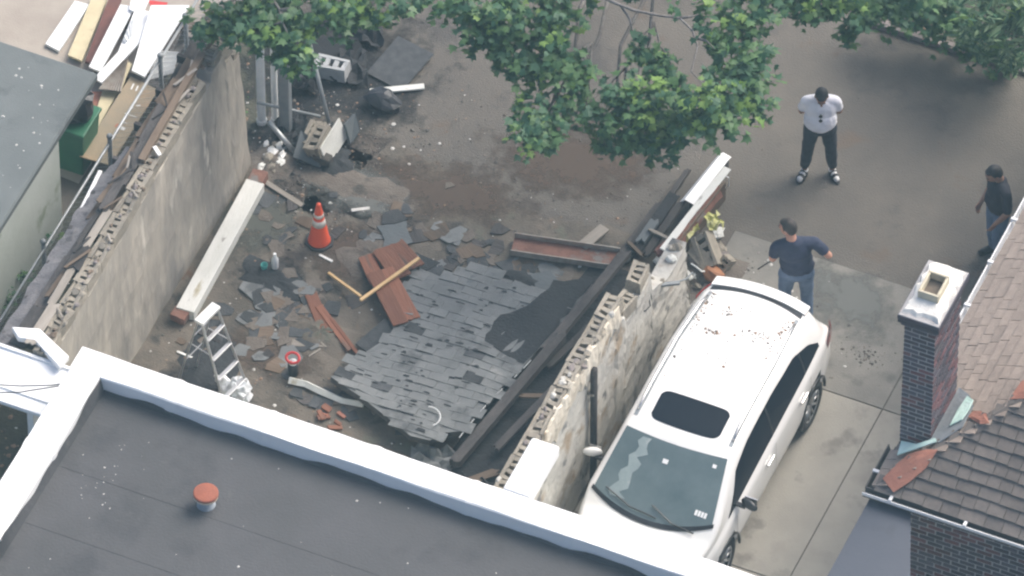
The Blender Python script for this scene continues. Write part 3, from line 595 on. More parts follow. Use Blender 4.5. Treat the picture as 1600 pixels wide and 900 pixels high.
def prof(s):
    Z, W, B, WB = zr(s), wr(s), zb(s), wb(s); B = min(B, Z-.02); zs = min(.55, B*.62)
    p = [(0,.24),(WB*.5,.23),(WB-.10,.24),(WB-.03,.30),(WB+.015,.42),(WB+.035,zs),(WB+.03,zs+(B-zs)*.45),(WB+.022,zs+(B-zs)*.75),(WB,B-.02),(WB-.02,B)]
    ez = max(Z-.075, B+.003); ew = min(W+.045, WB-.03)
    for t in (.2,.4,.6,.8,1.0): p.append((WB-.025+(ew-(WB-.025))*(t-.10*math.sin(math.pi*t)), B+.004+(ez-B-.004)*t))
    p += [(W+.012, max(Z-.045, ez+.002)), (W-.03, max(Z-.028, ez+.004)), (W*.75, Z-.016), (W*.5, Z-.007), (W*.25, Z-.002), (0, Z)]
    return p
def side(s, v, off=.006):
    Z, W, B, WB = zr(s), wr(s), zb(s), wb(s); ez = max(Z-.075, B+.003); ew = min(W+.045, WB-.03)
    return Vector((WB-.025+(ew-(WB-.025))*(v-.10*math.sin(math.pi*v))+off, -s, B+.004+(ez-B-.004)*v+off*.3))
def topz(s, x):
    W, Z = wr(s), zr(s); q = min(1, abs(x)/W); return Z-.028*q**2.2
ST = sorted(set([round(x,4) for x in list(np.linspace(0,CL,110))])); NP = len(prof(1.0)); b = MB()
WH = [(.86,.345),(3.58,.345)]; WR = .35
full = []
for s in ST:
    p = prof(s); row = [(x,-s,z) for x,z in p]+[(-x,-s,z) for x,z in reversed(p[1:-1])]; full.append(row)
NR = len(full[0])
for row in full: b.v += row
for i in range(len(ST)-1):
    for j in range(NR):
        a = [i*NR+j, i*NR+(j+1)%NR, (i+1)*NR+(j+1)%NR, (i+1)*NR+j]; cx, cy, cz = (sum(b.v[k][q] for k in a)/4 for q in range(3))
        if any(abs(cx) > .55 and math.hypot(-cy-ws, cz-wz) < WR+.035 for ws, wz in WH): continue
        b.f.append(tuple(reversed(a))); b.mi.append(0)
b.f.append(tuple(range(NR))); b.f.append(tuple((len(ST)-1)*NR+NR-1-k for k in range(NR))); b.mi += [0,0]
b.build('body', 'car_white', CAR, True)
BODY = CAR.children[-1]
# underbody filling the arches
MB().bx(-.72,.72,-4.3,-.25,.26,.78).build('underbody', 'car_black', CAR)
def strip(name, m, fa, fb, s0, s1, n, parent, sides=(1,)):
    for sg_ in sides:
        q = MB(); vs = []
        for i in range(n+1):
            s = s0+(s1-s0)*i/n; va, vb = fa(s), fb(s)
            for k in range(5): v = side(s, va+(vb-va)*k/4); vs.append((v.x*sg_, v.y, v.z))
        fs = [(i*5+k, i*5+k+1, (i+1)*5+k+1, (i+1)*5+k) for i in range(n) for k in range(4)]
        if sg_ > 0: fs = [tuple(reversed(f)) for f in fs]
        q.add(vs, fs).build(name, m, parent, True)
gb = lambda s: .06
gt = crv([(.5,.10),(.75,.55),(1.15,.84),(1.8,.90),(2.6,.88),(3.0,.80),(3.45,.10)], .08)
for s0, s1 in ((.56,1.0),(1.04,2.02),(2.06,3.42)): strip('side_window', 'car_glass', gb, lambda s: max(.07, gt(s)), s0, s1, 16, CAR, (1,-1))
for s0 in (1.0,2.02): strip('door_pillar', 'car_black', gb, lambda s: max(.07, gt(s)), s0-.002, s0+.042, 2, CAR, (1,-1))
def sheet_on_top(name, m, fs0, fs1, wfun, parent, off=.006, nx=16, ns=10):
    q = MB(); vs = []
    for i in range(ns+1):
        for k in range(nx+1):
            u_ = -1+2*k/nx; s = fs0(u_)+(fs1(u_)-fs0(u_))*i/ns; x = u_*wfun(s, i/ns); vs.append((x, -s+0.0, topz(s, x)+off))
    q.add(vs, [(i*(nx+1)+k+1, i*(nx+1)+k, (i+1)*(nx+1)+k, (i+1)*(nx+1)+k+1) for i in range(ns) for k in range(nx)])
    return q.build(name, m, parent, True)
ws = sheet_on_top('windshield', 'car_windshield', lambda u_: 3.02+.05*(1-u_*u_)-.03, lambda u_: 3.92-.20*u_*u_, lambda s, t: wr(s)*(.97-.03*t), CAR)
sheet_on_top('cowl', 'car_black', lambda u_: 3.90-.20*u_*u_, lambda u_: 3.965-.22*u_*u_, lambda s, t: wr(s)*.965, CAR, .012, 16, 2)
# pale jagged reflection painted on the left of the glass, stickers and wipers
def on_ws(x, s, off=.012): return Vector((x, -s, topz(s, x)+off))
sh_ = MB(); vs = []
for i in range(13):
    t = i/12; s = 3.06+.70*t; xl = -.40-.035*math.sin(i*1.9)-.10*t; vs += [on_ws(xl-.06*t-.015,s,.009), on_ws(xl+.10+.03*math.sin(i*2.7),s,.0095)]
sh_.add(vs, [(2*i,2*i+2,2*i+3,2*i+1) for i in range(12)]).build('painted_reflection', 'car_reflection', ws)
def sticker(x0, x1, s0, s1, nb=1):
    for k in range(nb):
        a = x0+(x1-x0)*k/nb; c = x0+(x1-x0)*(k+.8)/nb if nb > 1 else x1
        MB().add([on_ws(a,s0),on_ws(c,s0),on_ws(c,s1),on_ws(a,s1)], [(3,2,1,0)]).build('sticker', 'white_vinyl', ws)
sticker(-.08,-.01,3.22,3.27); sticker(.52,.57,3.10,3.14); sticker(.52,.68,3.62,3.68,4)
for x0, x1, s0, s1 in ((-.62,.10,3.70,3.86),(.0,.60,3.74,3.88)):
    MB().tube([on_ws(x0,s0,.03), on_ws((x0+x1)/2,(s0+s1)/2+.05,.03), on_ws(x1,s1,.03)], .010, 6).build('wiper', 'car_black', CAR)
sheet_on_top('sunroof', 'car_glass', lambda u_: 2.36+.07*abs(u_)**14, lambda u_: 2.80+.03*(1-u_*u_)-.07*abs(u_)**14, lambda s, t: .45, CAR, .005, 40)
sheet_on_top('rear_band', 'car_black', lambda u_: .40+.10*u_*u_, lambda u_: .47+.12*u_*u_, lambda s, t: wr(s)*.98, CAR, .004)
sp = MB(); vs = []
for k in range(17):
    u_ = -1+2*k/16; x = u_*.62; s1 = .40+.10*u_*u_; zt = topz(s1,x)+.016; vs += [(x,-s1,zt),(x,-s1+.17,zt-.03),(x,-s1+.17,zt-.055),(x,-s1,zt-.05)]
sp.add(vs, [(4*k+a, 4*k+(a+1)%4, 4*k+4+(a+1)%4, 4*k+4+a) for k in range(16) for a in range(4)]+[(0,1,2,3),(67,66,65,64)]).build('spoiler', 'car_white', CAR, False)
for sg_ in (1,-1):
    rail = MB(); pts = []
    for k in range(21): s = .72+2.02*k/20; h = .035*min(1, min(k,20-k)/2.0); pts.append((sg_*(wr(s)-.045), -s, topz(s,wr(s)-.045)+.008+h))
    rail.tube(pts, .016, 8).build('roof_rail', 'chrome', CAR, True)
    g_ = MB()
    for k in range(20):
        s0_, s1_ = .62+2.2*k/20, .62+2.2*(k+1)/20; x0 = wr(s0_)-.075; x1_ = wr(s1_)-.075
        g_.add([(sg_*x0,-s0_,topz(s0_,x0)+.003),(sg_*(x0+.05),-s0_,topz(s0_,x0+.05)+.003),(sg_*(x1_+.05),-s1_,topz(s1_,x1_+.05)+.003),(sg_*x1_,-s1_,topz(s1_,x1_)+.003)], [(0,1,2,3) if sg_ < 0 else (3,2,1,0)])
    g_.build('roof_groove', 'flashing_grey', CAR)
    # mirror, lights, handles
    mz = MB(); mz.ell((sg_*1.03,-3.17,1.06), (.125,.055,.065), (0,0,-sg_*.35)); mr_ = mz.build('mirror', 'car_white' if sg_ < 0 else 'car_black', CAR, True)
    MB().box((sg_*.93,-3.19,1.02), (.12,.05,.04)).build('arm', 'car_black', mr_)
    MB().box((sg_*1.025,-3.105,1.06), (.16,.012,.10)).build('glass', 'chrome', mr_)
    tl = MB(); vs = []
    for i in range(7):
        s = .03+.33*i/6
        for j in range(4): z = .86+.17*j/3+.02*i/6; vs.append((sg_*(wb(s)+.034), -s+.004, z))
    tl.add(vs, [((i*4+j),(i*4+j+1),((i+1)*4+j+1),((i+1)*4+j)) if sg_ < 0 else ((i+1)*4+j,(i+1)*4+j+1,i*4+j+1,i*4+j) for i in range(6) for j in range(3)]).build('tail_light', 'tail_red', CAR, True)
    for s, z in ((1.22,.90),(2.28,.87)): MB().box((sg_*(wb(s)+.045),-s,z), (.03,.20,.028)).build('door_handle', 'chrome', CAR, bevel=.008)
    for s in (.98,2.08,3.28):
        q = MB(); vs = []
        for j in range(8): z = .36+(zb(s)-.40)*j/7; vs += [(sg_*(wb(s)+.041-.012*abs(j-3)/4),-s-.004,z),(sg_*(wb(s)+.041-.012*abs(j-3)/4),-s+.004,z)]
        q.add(vs, [(2*j,2*j+1,2*j+3,2*j+2) for j in range(7)]).build('door_seam', 'car_black', CAR)
    for wsx, wz in WH:
        wh = thing('wheel', None, None, (sg_*.80,-wsx,wz)); wh.parent = CAR
        ty = MB(); pr = [(.21,-.10),(.30,-.105),(.335,-.09),(.345,-.05),(.345,.05),(.335,.09),(.30,.105),(.22,.10),(.21,.0)]; n = 32
        for (r_, xx) in pr:
            for k in range(n): q = 2*math.pi*k/n; ty.v.append((xx, r_*math.cos(q), r_*math.sin(q)))
        for i in range(len(pr)):
            for k in range(n): ii = (i+1)%len(pr); ty.f.append((i*n+k, i*n+(k+1)%n, ii*n+(k+1)%n, ii*n+k)); ty.mi.append(0)
        ty.build('tyre', 'tyre', wh, True)
        rm = MB(); rm.tube([(sg_*.02,0,0),(sg_*.075,0,0)], [.06,.05], 16)
        for k in range(10):
            q = 2*math.pi*k/10; d = Vector((0,math.cos(q),math.sin(q))); rm.tube([Vector((sg_*.06,0,0))+d*.04, Vector((sg_*.085,0,0))+d*.215], [.022,.016], 6)
        for k in range(32):
            q0, q1 = 2*math.pi*k/32, 2*math.pi*(k+1)/32; rm.add([(sg_*.10,.225*math.cos(q0),.225*math.sin(q0)),(sg_*.10,.225*math.cos(q1),.225*math.sin(q1)),(sg_*.085,.20*math.cos(q1),.20*math.sin(q1)),(sg_*.085,.20*math.cos(q0),.20*math.sin(q0))], [(0,1,2,3)])
        rm.build('rim', 'alloy', wh, True)
        MB().tube([(-sg_*.06,0,0),(-sg_*.0,0,0)], .205, 24).build('brake_disc', 'car_black', wh)
        ar = MB(); pts = []
        for k in range(21): q = math.pi*(-.02+1.04*k/20); ss = wsx+(WR+.04)*math.cos(q); zz = wz+(WR+.04)*math.sin(q); pts.append((sg_*(wb(ss)+.03), -ss, max(zz,.26)))
        ar.tube(pts, .020, 6).build('arch_trim', 'car_black', CAR, True)
# headlights and grille on the (mostly hidden) nose
for sg_ in (1,-1): MB().ell((sg_*.60,-4.40,.76), (.18,.12,.06), (0,0,sg_*.35)).build('headlight', 'chrome', CAR, True)
MB().box((0,-4.60,.55), (.8,.05,.22)).build('grille', 'car_black', CAR, bevel=.01)
# dirt on the roof of the car
def g_car():
    c = random.choice([(3.17,-.60,.05,.04),(3.10,-.98,.06,.025),(3.62,-.80,.10,.03),(3.86,-.95,.03,.25),(3.86,-.6,.03,.08),(2.84,-.6,.035,.25),(2.84,-.9,.03,.5),(3.4,-1.0,.25,.35)])
    x, y = random.gauss(c[0],c[2]), random.gauss(c[1],c[3]); y = min(y, -.35); x = min(max(x, CARX-.6), CARX+.6); return (x, y, topz(CARY-y, x-CARX)+.026)
grit('roof_dirt', 330, g_car, .005, .016, ['grit_dark','grit_brown'], 'brown dirt and crumbs fallen on the white car roof', 'dirt', flatness=.25)

# ================================================================== people
def capsule(b, p0, r0, p1, r1, n=12):
    p0, p1 = Vector(p0), Vector(p1); d = p1-p0; L = max(d.length, 1e-4); t = d/L; up = Vector((0,0,1)) if abs(t.z) < .9 else Vector((1,0,0)); a = t.cross(up).normalized(); c = t.cross(a); base = len(b.v); rings = []
    for k in range(1,5): q = math.pi/2*k/4; rings.append((p0-t*r0*math.cos(q), r0*math.sin(q)))
    for k in range(4,0,-1): q = math.pi/2*k/4; rings.append((p1+t*r1*math.cos(q), r1*math.sin(q)))
    for ce, r_ in rings:
        for k in range(n): q = 2*math.pi*k/n; b.v.append(tuple(ce+(a*math.cos(q)+c*math.sin(q))*r_))
    for i in range(len(rings)-1):
        for k in range(n): b.f.append((base+i*n+k, base+(i+1)*n+k, base+(i+1)*n+(k+1)%n, base+i*n+(k+1)%n)); b.mi.append(0)
    b.f.append(tuple(base+k for k in range(n))); e = base+(len(rings)-1)*n; b.f.append(tuple(e+n-1-k for k in range(n))); b.mi += [0,0]
def chain(b, pts):
    for (p, r0), (q, r1) in zip(pts, pts[1:]): capsule(b, p, r0, q, r1)
def remesh(b, name, m, parent, vox=.011, smooth=3):
    o = b.build(name+'_tmp', m); md = o.modifiers.new('r', 'REMESH'); md.mode = 'VOXEL'; md.voxel_size = vox; sm = o.modifiers.new('s', 'SMOOTH'); sm.factor = .5; sm.iterations = smooth
    dg = bpy.context.evaluated_depsgraph_get(); me = bpy.data.meshes.new_from_object(o.evaluated_get(dg)); me.name = name
    old = o.data; bpy.data.objects.remove(o); bpy.data.meshes.remove(old)
    me.polygons.foreach_set('use_smooth', [True]*len(me.polygons)); me.materials.clear(); me.materials.append(MATS[m])
    n = bpy.data.objects.new(name, me); col.objects.link(n); n.parent = parent; return n
V = Vector
def crease(o, strength=.012, size=.11):
    t = bpy.data.textures.new('crease', 'CLOUDS'); t.noise_scale = size; t.noise_depth = 2; d = o.modifiers.new('crease', 'DISPLACE'); d.texture = t; d.strength = strength; d.mid_level = .5; return o
def hand(b, wrist, d, palm_n, curl=.5, s=1.0):
    """palm and five fingers; d = direction of the fingers, palm_n = the way the palm faces"""
    w_, d = V(wrist), V(d).normalized(); pn = V(palm_n); pn = (pn-d*pn.dot(d)).normalized(); sd = d.cross(pn)
    for k in (-.027,-.009,.009,.027): capsule(b, w_+sd*k*.6*s+d*.01, .016*s, w_+sd*k*s+d*.085*s, .0125*s, 8)
    for k, L in ((-.029,.062),(-.0098,.076),(.0098,.080),(.029,.072)):
        p = w_+sd*k*s+d*.088*s; c = curl*.6
        for seg, fr, r_ in ((0,.45,.0105),(1,.32,.0095),(2,.23,.0085)):
            dd = (d*math.cos(c)+pn*math.sin(c)).normalized(); q = p+dd*L*fr*s; capsule(b, p, r_*s, q, r_*.9*s, 8); p = q; c += curl
    p = w_+sd*.026*s+d*.02*s; q = p+(sd*.7+d*.7+pn*.25).normalized()*.045*s; capsule(b, p, .014*s, q, .011*s, 8); capsule(b, q, .011*s, q+(sd*.25+d*.95+pn*.3).normalized()*.035*s, .0095*s, 8)
def person(label, loc, face, skin, hair, shirt, legs, pose):
    fx, fy = face; rz = math.atan2(-fx, fy)
    root = thing('person', label, 'person', loc, rz, None); J = pose; b = MB(); hz = J['head']; H = V(hz); look = V(J['look']).normalized(); rt = look.cross(V((0,0,1))).normalized(); upv = rt.cross(look)
    # head: skull, jaw, nose, ears, brow
    M3 = Matrix((rt, look, upv)).transposed(); eu = M3.to_euler(); hp = lambda x, y, z: H+M3@V((x,y,z))
    b.ell(hp(0,-.012,.02), (.078,.098,.105), eu); b.ell(hp(0,.022,-.045), (.060,.075,.070), eu); b.ell(hp(0,.055,-.085), (.032,.03,.028), eu)
    capsule(b, hp(0,.088,.005), .011, hp(0,.112,-.035), .017, 8); b.ell(hp(0,.082,.03), (.05,.02,.014), eu); b.ell(hp(0,.088,-.066), (.027,.016,.012), eu)
    for sg_ in (1,-1): b.ell(hp(sg_*.08,-.005,-.012), (.012,.024,.034), eu)
    chain(b, [(J['neck'], .062), (H+M3@V((0,-.015,-.06)), .054)])
    # torso
    ch, pe = V(J['chest']), V(J['pelvis']); tw = J.get('girth', 1.0)
    b.ell(ch, (.15*tw,.09*tw,.18), J.get('trot')); b.ell((ch+pe)/2+V((0,.01*tw,-.02)), (.13*tw,.09*tw,.18), J.get('trot')); b.ell(pe, (.14*tw,.095*tw,.12))
    for sd_ in ('L','R'):
        chain(b, [(ch+V(((-1 if sd_=='L' else 1)*.10,0,.11)), .055), (J['sh'+sd_], .055)])
        chain(b, [(J['sh'+sd_], .060), (J['el'+sd_], .043), ((V(J['el'+sd_])*.6+V(J['wr'+sd_])*.4), .041), (J['wr'+sd_], .027)])
        hand(b, J['wr'+sd_], J['hd'+sd_], J['hp'+sd_], J.get('curl', .45))
        chain(b, [(J['hip'+sd_], .085), (J['kn'+sd_], .055), ((V(J['kn'+sd_])*.62+V(J['an'+sd_])*.38), .054), (J['an'+sd_], .036)])
        f = V(J['ft'+sd_]); a = V(J['an'+sd_]); chain(b, [(a+V((0,0,-.03)), .036), (a*.4+f*.6+V((0,0,.0)), .034), (f, .026)])
    remesh(b, 'body', skin, root, .009, 2); body = root.children[-1]
    # face details
    for sg_ in (1,-1):
        e = MB(); e.ell(hp(sg_*.031,.083,.012), (.012,.007,.006), eu, 10, 6); e.build('eye', 'eye_dark', root, True)
        e = MB(); capsule(e, hp(sg_*.015,.098,.033), .005, hp(sg_*.048,.086,.034), .0045, 6); e.build('eyebrow', hair, root, True)
    e = MB(); e.ell(hp(0,.099,-.064), (.022,.007,.007), eu, 10, 6); e.build('mouth', 'lips', root, True)
    h = MB(); h.ell(hp(0,-.030,.036), (.085,.094,.102), eu); h.ell(hp(0,-.055,-.005), (.078,.062,.085), eu); h.ell(hp(0,.035,.088), (.058,.040,.030), eu)
    for sg_ in (1,-1): capsule(h, hp(sg_*.077,-.01,.04), .012, hp(sg_*.079,.008,-.005), .008, 8)
    h2 = remesh(h, 'hair', hair, root, .010, 1)
    if J.get('beard'):
        g_ = MB(); g_.ell(hp(0,.03,-.075), (.063,.07,.045), eu); g_.ell(hp(0,.075,-.085), (.04,.028,.03), eu); remesh(g_, 'beard', hair, root, .01, 1)
    # shirt
    s = MB(); s.ell(ch+V((0,0,.02)), (.182*tw,.128*tw,.195), J.get('trot')); s.ell((ch+pe)/2+V((0,.02*tw,.0)), (.178*tw,.14*tw,.20), J.get('trot')); s.ell(pe+V((0,.01,.07)), (.182*tw,.138*tw,.115))
    if J.get('belly'): s.ell((ch+pe)/2+V((0,.06,-.05)), (.15*tw,.13,.15))
    for sd_ in ('L','R'):
        sg_ = -1 if sd_=='L' else 1; chain(s, [(ch+V((sg_*.08,0,.14)), .080), (J['sh'+sd_], .070)]); e_ = V(J['sh'+sd_])*(1-J.get('sleeve',.72))+V(J['el'+sd_])*J.get('sleeve',.72); chain(s, [(J['sh'+sd_], .070), (e_, .066)])
    chain(s, [(ch+V((0,-.02,.16)), .09), (V(J['neck'])+V((0,-.01,-.035)), .070)])
    crease(remesh(s, 'shirt', shirt, root, .012, 4), .022, .10)
    p = MB(); p.ell(pe+V((0,0,-.01)), (.176*tw,.130*tw,.125))
    for sd_ in ('L','R'):
        k = V(J['kn'+sd_]); a = V(J['an'+sd_]); chain(p, [(J['hip'+sd_], .102*min(tw,1.08)), (k, .076), (k*.5+a*.5, .072), (a+V((0,0,J.get('hem',.0))), .062)])
    crease(remesh(p, 'trousers', legs, root, .012, 3), .022, .08)
    for sd_ in ('L','R'):
        a, f = V(J['an'+sd_]), V(J['ft'+sd_]); d = (f-a); d.z = 0; d.normalize(); s2 = MB()
        if J.get('sandals'):
            chain(s2, [(V((a.x,a.y,.075)), .048), (V((a.x,a.y,.06))+d*.02, .046), (V((f.x,f.y,.050)), .038)]); remesh(s2, 'sock', 'sock_white', root, .01, 2)
            s3 = MB(); cx_ = (a+f)/2; nx_ = d.cross(V((0,0,1))); L_ = (f-a).length/2+.055; pts = [V((cx_.x,cx_.y,.022))+d*(L_*math.cos(t))+nx_*(.052*math.sin(t)) for t in [2*math.pi*i/14 for i in range(14)]]; s3.poly(pts, .022); so = s3.build('sandal', 'shoe_black', root)
            for t_ in (.25,.72):
                c_ = a*(1-t_)+f*t_; st = MB(); arc = [V((c_.x,c_.y,.022))+nx_*(.056*math.cos(t))+V((0,0,.085*math.sin(t)*(1.05-.25*t_))) for t in [math.pi*i/8 for i in range(9)]]
                vs = []
                for q in arc: vs += [q-d*.022, q+d*.022]
                st.add(vs, [(2*i,2*i+1,2*i+3,2*i+2) for i in range(8)]); sb = st.build('strap', 'shoe_black', so); md = sb.modifiers.new('s','SOLIDIFY'); md.thickness = .006
        else:
            chain(s2, [(V((a.x,a.y,.065)), .050), (V((a.x,a.y,.052))+d*.04, .050), (V((f.x,f.y,.042)), .040)]); s2.box((((a+f)/2).x,((a+f)/2).y,.018), (.085,(f-a).length+.09,.036), (0,0,math.atan2(-d.x,d.y))); remesh(s2, 'shoe', 'shoe_black', root, .01, 2)
    return root
# man in a white tee, arms behind his back, looking down
vw = (math.sin(YAW), -math.cos(YAW))
A1 = dict(head=(.0,.13,1.60), look=(0,.80,-.60), neck=(0,.02,1.46), chest=(0,0,1.25), pelvis=(0,-.01,.93), girth=1.18, belly=True, shL=(-.185,-.01,1.365), shR=(.185,-.01,1.365), elL=(-.235,-.09,1.10), elR=(.235,-.09,1.10), wrL=(-.12,-.25,.98), wrR=(.12,-.25,1.0), hdL=(1,-.1,-.1), hdR=(-1,-.1,-.1), hpL=(0,-1,0), hpR=(0,-1,0),
  hipL=(-.10,0,.90), hipR=(.10,0,.90), knL=(-.145,.03,.49), knR=(.15,.02,.49), anL=(-.17,-.02,.085), anR=(.175,-.02,.085), ftL=(-.225,.12,.04), ftR=(.24,.12,.04), sandals=True, hem=.09, sleeve=.62, trot=None)
p1 = person('man in white tee and dark trousers, hands behind back, sunglasses on collar, wearing sandals', (2.746,3.275,0.000), vw, 'skin_dark', 'hair_black', 'tee_white', 'trousers_dark', A1)
sgl = thing('sunglasses', 'small dark sunglasses hanging from the neck of the white tee', 'sunglasses', (0,0,0)); sgl.location = p1.location; sgl.rotation_euler = p1.rotation_euler
for k, z in ((0,1.315),(1,1.255)):
    e = MB(); e.ell((0.005,.205+.02*k,z), (.026,.010,.024), (.35,0,0), 12, 7); e.build('lens', 'car_black', sgl, True)
MB().tube([(.005,.195,1.35),(.006,.214,1.30),(.005,.232,1.24)], .005, 6).build('bridge', 'car_black', sgl)
# man in a navy tee seen from behind, elbow out, holding a thin rod over the rear of the car
A2 = dict(head=(-.10,.06,1.63), look=(-.75,.60,-.25), neck=(-.06,.0,1.49), chest=(-.02,0,1.27), pelvis=(.02,0,.93), girth=1.12, shL=(-.23,.0,1.38), shR=(.20,.0,1.40), elL=(-.27,.04,1.12), elR=(.37,-.05,1.20), wrL=(-.22,.20,.95), wrR=(.33,.14,1.06), hdL=(-.3,.8,-.5), hdR=(-.4,.9,-.1), hpL=(1,.2,-.3), hpR=(-1,0,-.2), curl=1.0,
  hipL=(-.09,0,.90), hipR=(.11,0,.90), knL=(-.12,.03,.50), knR=(.14,.03,.50), anL=(-.13,-.02,.085), anR=(.15,-.02,.085), ftL=(-.16,.13,.04), ftR=(.19,.13,.04), sleeve=.60)
p2 = person('man in navy tee and blue jeans seen from behind at the rear of the car', (3.420,0.895,0.024), (-math.sin(YAW)-.12, math.cos(YAW)), 'skin_light', 'hair_brown', 'tee_navy', 'jeans', A2)
M2 = Matrix.Translation(p2.location) @ Matrix.Rotation(p2.rotation_euler[2], 4, 'Z'); hd_ = M2 @ V((-.245,.255,.905)); tp_ = M2 @ V((-.42,.36,.62)); bk_ = M2 @ V((-.17,.215,1.02))
tag(MB().tube([bk_, hd_, tp_], .009, 8).build('thin_rod', 'shoe_black'), 'thin dark rod held by the man in the navy tee', 'rod')
p2.scale = (1.07,1.07,1.04)
# man in a black top and jeans at the right edge, turned to the left
A3 = dict(head=(.0,.09,1.60), look=(.15,.85,-.5), neck=(0,.01,1.47), chest=(0,.01,1.25), pelvis=(0,-.01,.93), girth=1.08, shL=(-.21,.02,1.39), shR=(.21,.0,1.39), elL=(-.27,.02,1.10), elR=(.26,-.06,1.10), wrL=(-.20,.16,.90), wrR=(.22,.12,.88), hdL=(.1,.5,-.85), hdR=(-.05,.45,-.9), hpL=(1,0,0), hpR=(-1,0,0),
  hipL=(-.09,0,.90), hipR=(.09,0,.90), knL=(-.11,.05,.50), knR=(.11,.01,.50), anL=(-.12,.02,.085), anR=(.12,-.03,.085), ftL=(-.14,.18,.04), ftR=(.13,.12,.04), sleeve=.8)
fl_ = V((-math.cos(YAW)*.9, -math.sin(YAW)*.9, 0))+V((vw[0],vw[1],0))*.45
p3 = person('man in black short sleeved top and blue jeans standing near the white gutter', (5.294,2.900,0.000), (fl_.x, fl_.y), 'skin_mid', 'hair_black', 'tee_black', 'jeans', A3)

# ================================================================== debris inside the garage
# traffic cone
TC = thing('traffic_cone', 'orange traffic cone with two white bands standing on the garage floor', 'cone', (-2.502,-0.272,0.008), .3)
MB().poly([(.19*math.cos(t+.39),.19*math.sin(t+.39),.03) for t in [i*math.pi/4 for i in range(8)]], .03).build('base', 'rubber', TC, bevel=.006)
MB().lathe([(.145,.03),(.135,.05),(.128,.07),(.030,.69),(.026,.70)], n=24).build('cone_body', 'cone_orange', TC, True)
for z0, z1 in ((.33,.43),(.48,.53)):
    rr = lambda z: .128-(z-.07)*.158+.002
    MB().lathe([(rr(z0),z0),(rr(z1),z1)], n=24).build('reflective_band', 'cone_band', TC, True)
# white beam leaning along the foot of the wall
WB_ = thing('white_beam', 'long white painted beam with rusty ends lying at the foot of the left wall', 'beam', (-3.628,-0.856,0.000))
plank('beam_body', (-3.490,-2.099,0.170), (-3.588,0.185,0.170), .24, .16, 'weathered_white', parent=WB_)
plank('beam_end', (-3.540,-2.217,0.150), (-3.530,-2.052,0.150), .20, .12, 'rust', parent=WB_, jag=.03); plank('beam_end', (-3.595,0.199,0.165), (-3.614,0.393,0.150), .20, .13, 'rust', parent=WB_, jag=.03)
# step ladder
LD = thing('step_ladder', 'aluminium step ladder standing open near the white parapet', 'ladder', (-2.72,-3.03,.008), 0)
ax = V((.6*math.cos(YAW)-.8*math.sin(YAW), .6*math.sin(YAW)+.8*math.cos(YAW), 0)); fr = V((ax.y, -ax.x, 0)); ZT = 1.42
capc = V((0,0,ZT)); Mx = Matrix((ax, -fr, V((0,0,1)))).transposed()
MB().box(capc, (.36,.13,.045), Mx).build('top_cap', 'white_paint', LD, bevel=.008)
for sg_ in (-1,1):
    MB().tube([capc+ax*sg_*.15+fr*.03, capc+ax*sg_*.23+fr*.46-V((0,0,ZT))], .017, 6).build('front_rail', 'aluminium', LD)
    MB().tube([capc+ax*sg_*.14-fr*.03, capc+ax*sg_*.20-fr*.36-V((0,0,ZT))], .013, 6).build('rear_rail', 'aluminium', LD)
    MB().tube([capc+ax*sg_*.17+fr*.18-V((0,0,.5)), capc+ax*sg_*.16-fr*.17-V((0,0,.5))], .008, 6).build('spreader', 'aluminium', LD)
for k in range(4):
    t = (.27+.29*k)/ZT; MB().box(capc+fr*(.03+.43*t)-V((0,0,ZT*t)), (2*(.15+.08*t),.055,.022), Mx).build('step', 'aluminium', LD, bevel=.004)
for k in range(2):
    t = (.35+.5*k)/ZT; MB().tube([capc-ax*(.14+.06*t)-fr*(.03+.33*t)-V((0,0,ZT*t)), capc+ax*(.14+.06*t)-fr*(.03+.33*t)-V((0,0,ZT*t))], .009, 6).build('rear_brace', 'aluminium', LD)
# white jug and clear bag beside it
def crumple(c, rad, name, m, seed, amp=.25, nu=16, nv=10):
    rs = random.Random(seed); b = MB().ell((0,0,0), rad, None, nu, nv); b.v = [tuple(V(v)*(1+rs.uniform(-amp,amp))) for v in b.v]; zmin = min(v[2] for v in b.v)
    b.v = [(x,y,max(z,-rad[2]*.7)+rad[2]*.7) for x,y,z in b.v]; o = b.build(name, m); o.location = c; return o
JG = thing('white_jug', 'white plastic jug with looped handle under the step ladder', 'jug', (-2.535,-2.981,0.008))
MB().lathe([(.075,0),(.085,.02),(.085,.16),(.06,.21),(.03,.24),(.03,.27)], n=16).build('jug_body', 'white_vinyl', JG, True)
MB().tube([(-.07,.02,.08),(-.14,.03,.12),(-.15,.03,.2),(-.07,.02,.23)], .014, 8).build('handle', 'white_vinyl', JG, True)
tag(crumple((-2.363,-2.995,0.008), (.17,.15,.17), 'plastic_bag', 'clear_plastic', 3), 'crumpled translucent plastic bag beside the white jug', 'bag')
# dark canister with red ring handle
CT = thing('canister', 'dark canister with a red ring handle on the garage floor', 'canister', (-1.893,-2.379,0.008))
MB().lathe([(.062,0),(.066,.01),(.066,.16),(.05,.2)], n=18).build('canister_body', 'shoe_black', CT, True)
MB().lathe([(.045,.19),(.05,.2),(.05,.235),(.035,.245)], n=16).build('collar', 'pvc', CT, True)
q = MB(); q.tube([(.085*math.cos(t),.06*math.sin(t),.30+.03*math.sin(t)) for t in [2*math.pi*k/16 for k in range(17)]], .018, 8, cap=False); q.tube([(0,-.05,.24),(0,-.058,.29)], .016, 6); q.build('ring_handle', 'red_plastic', CT, True)
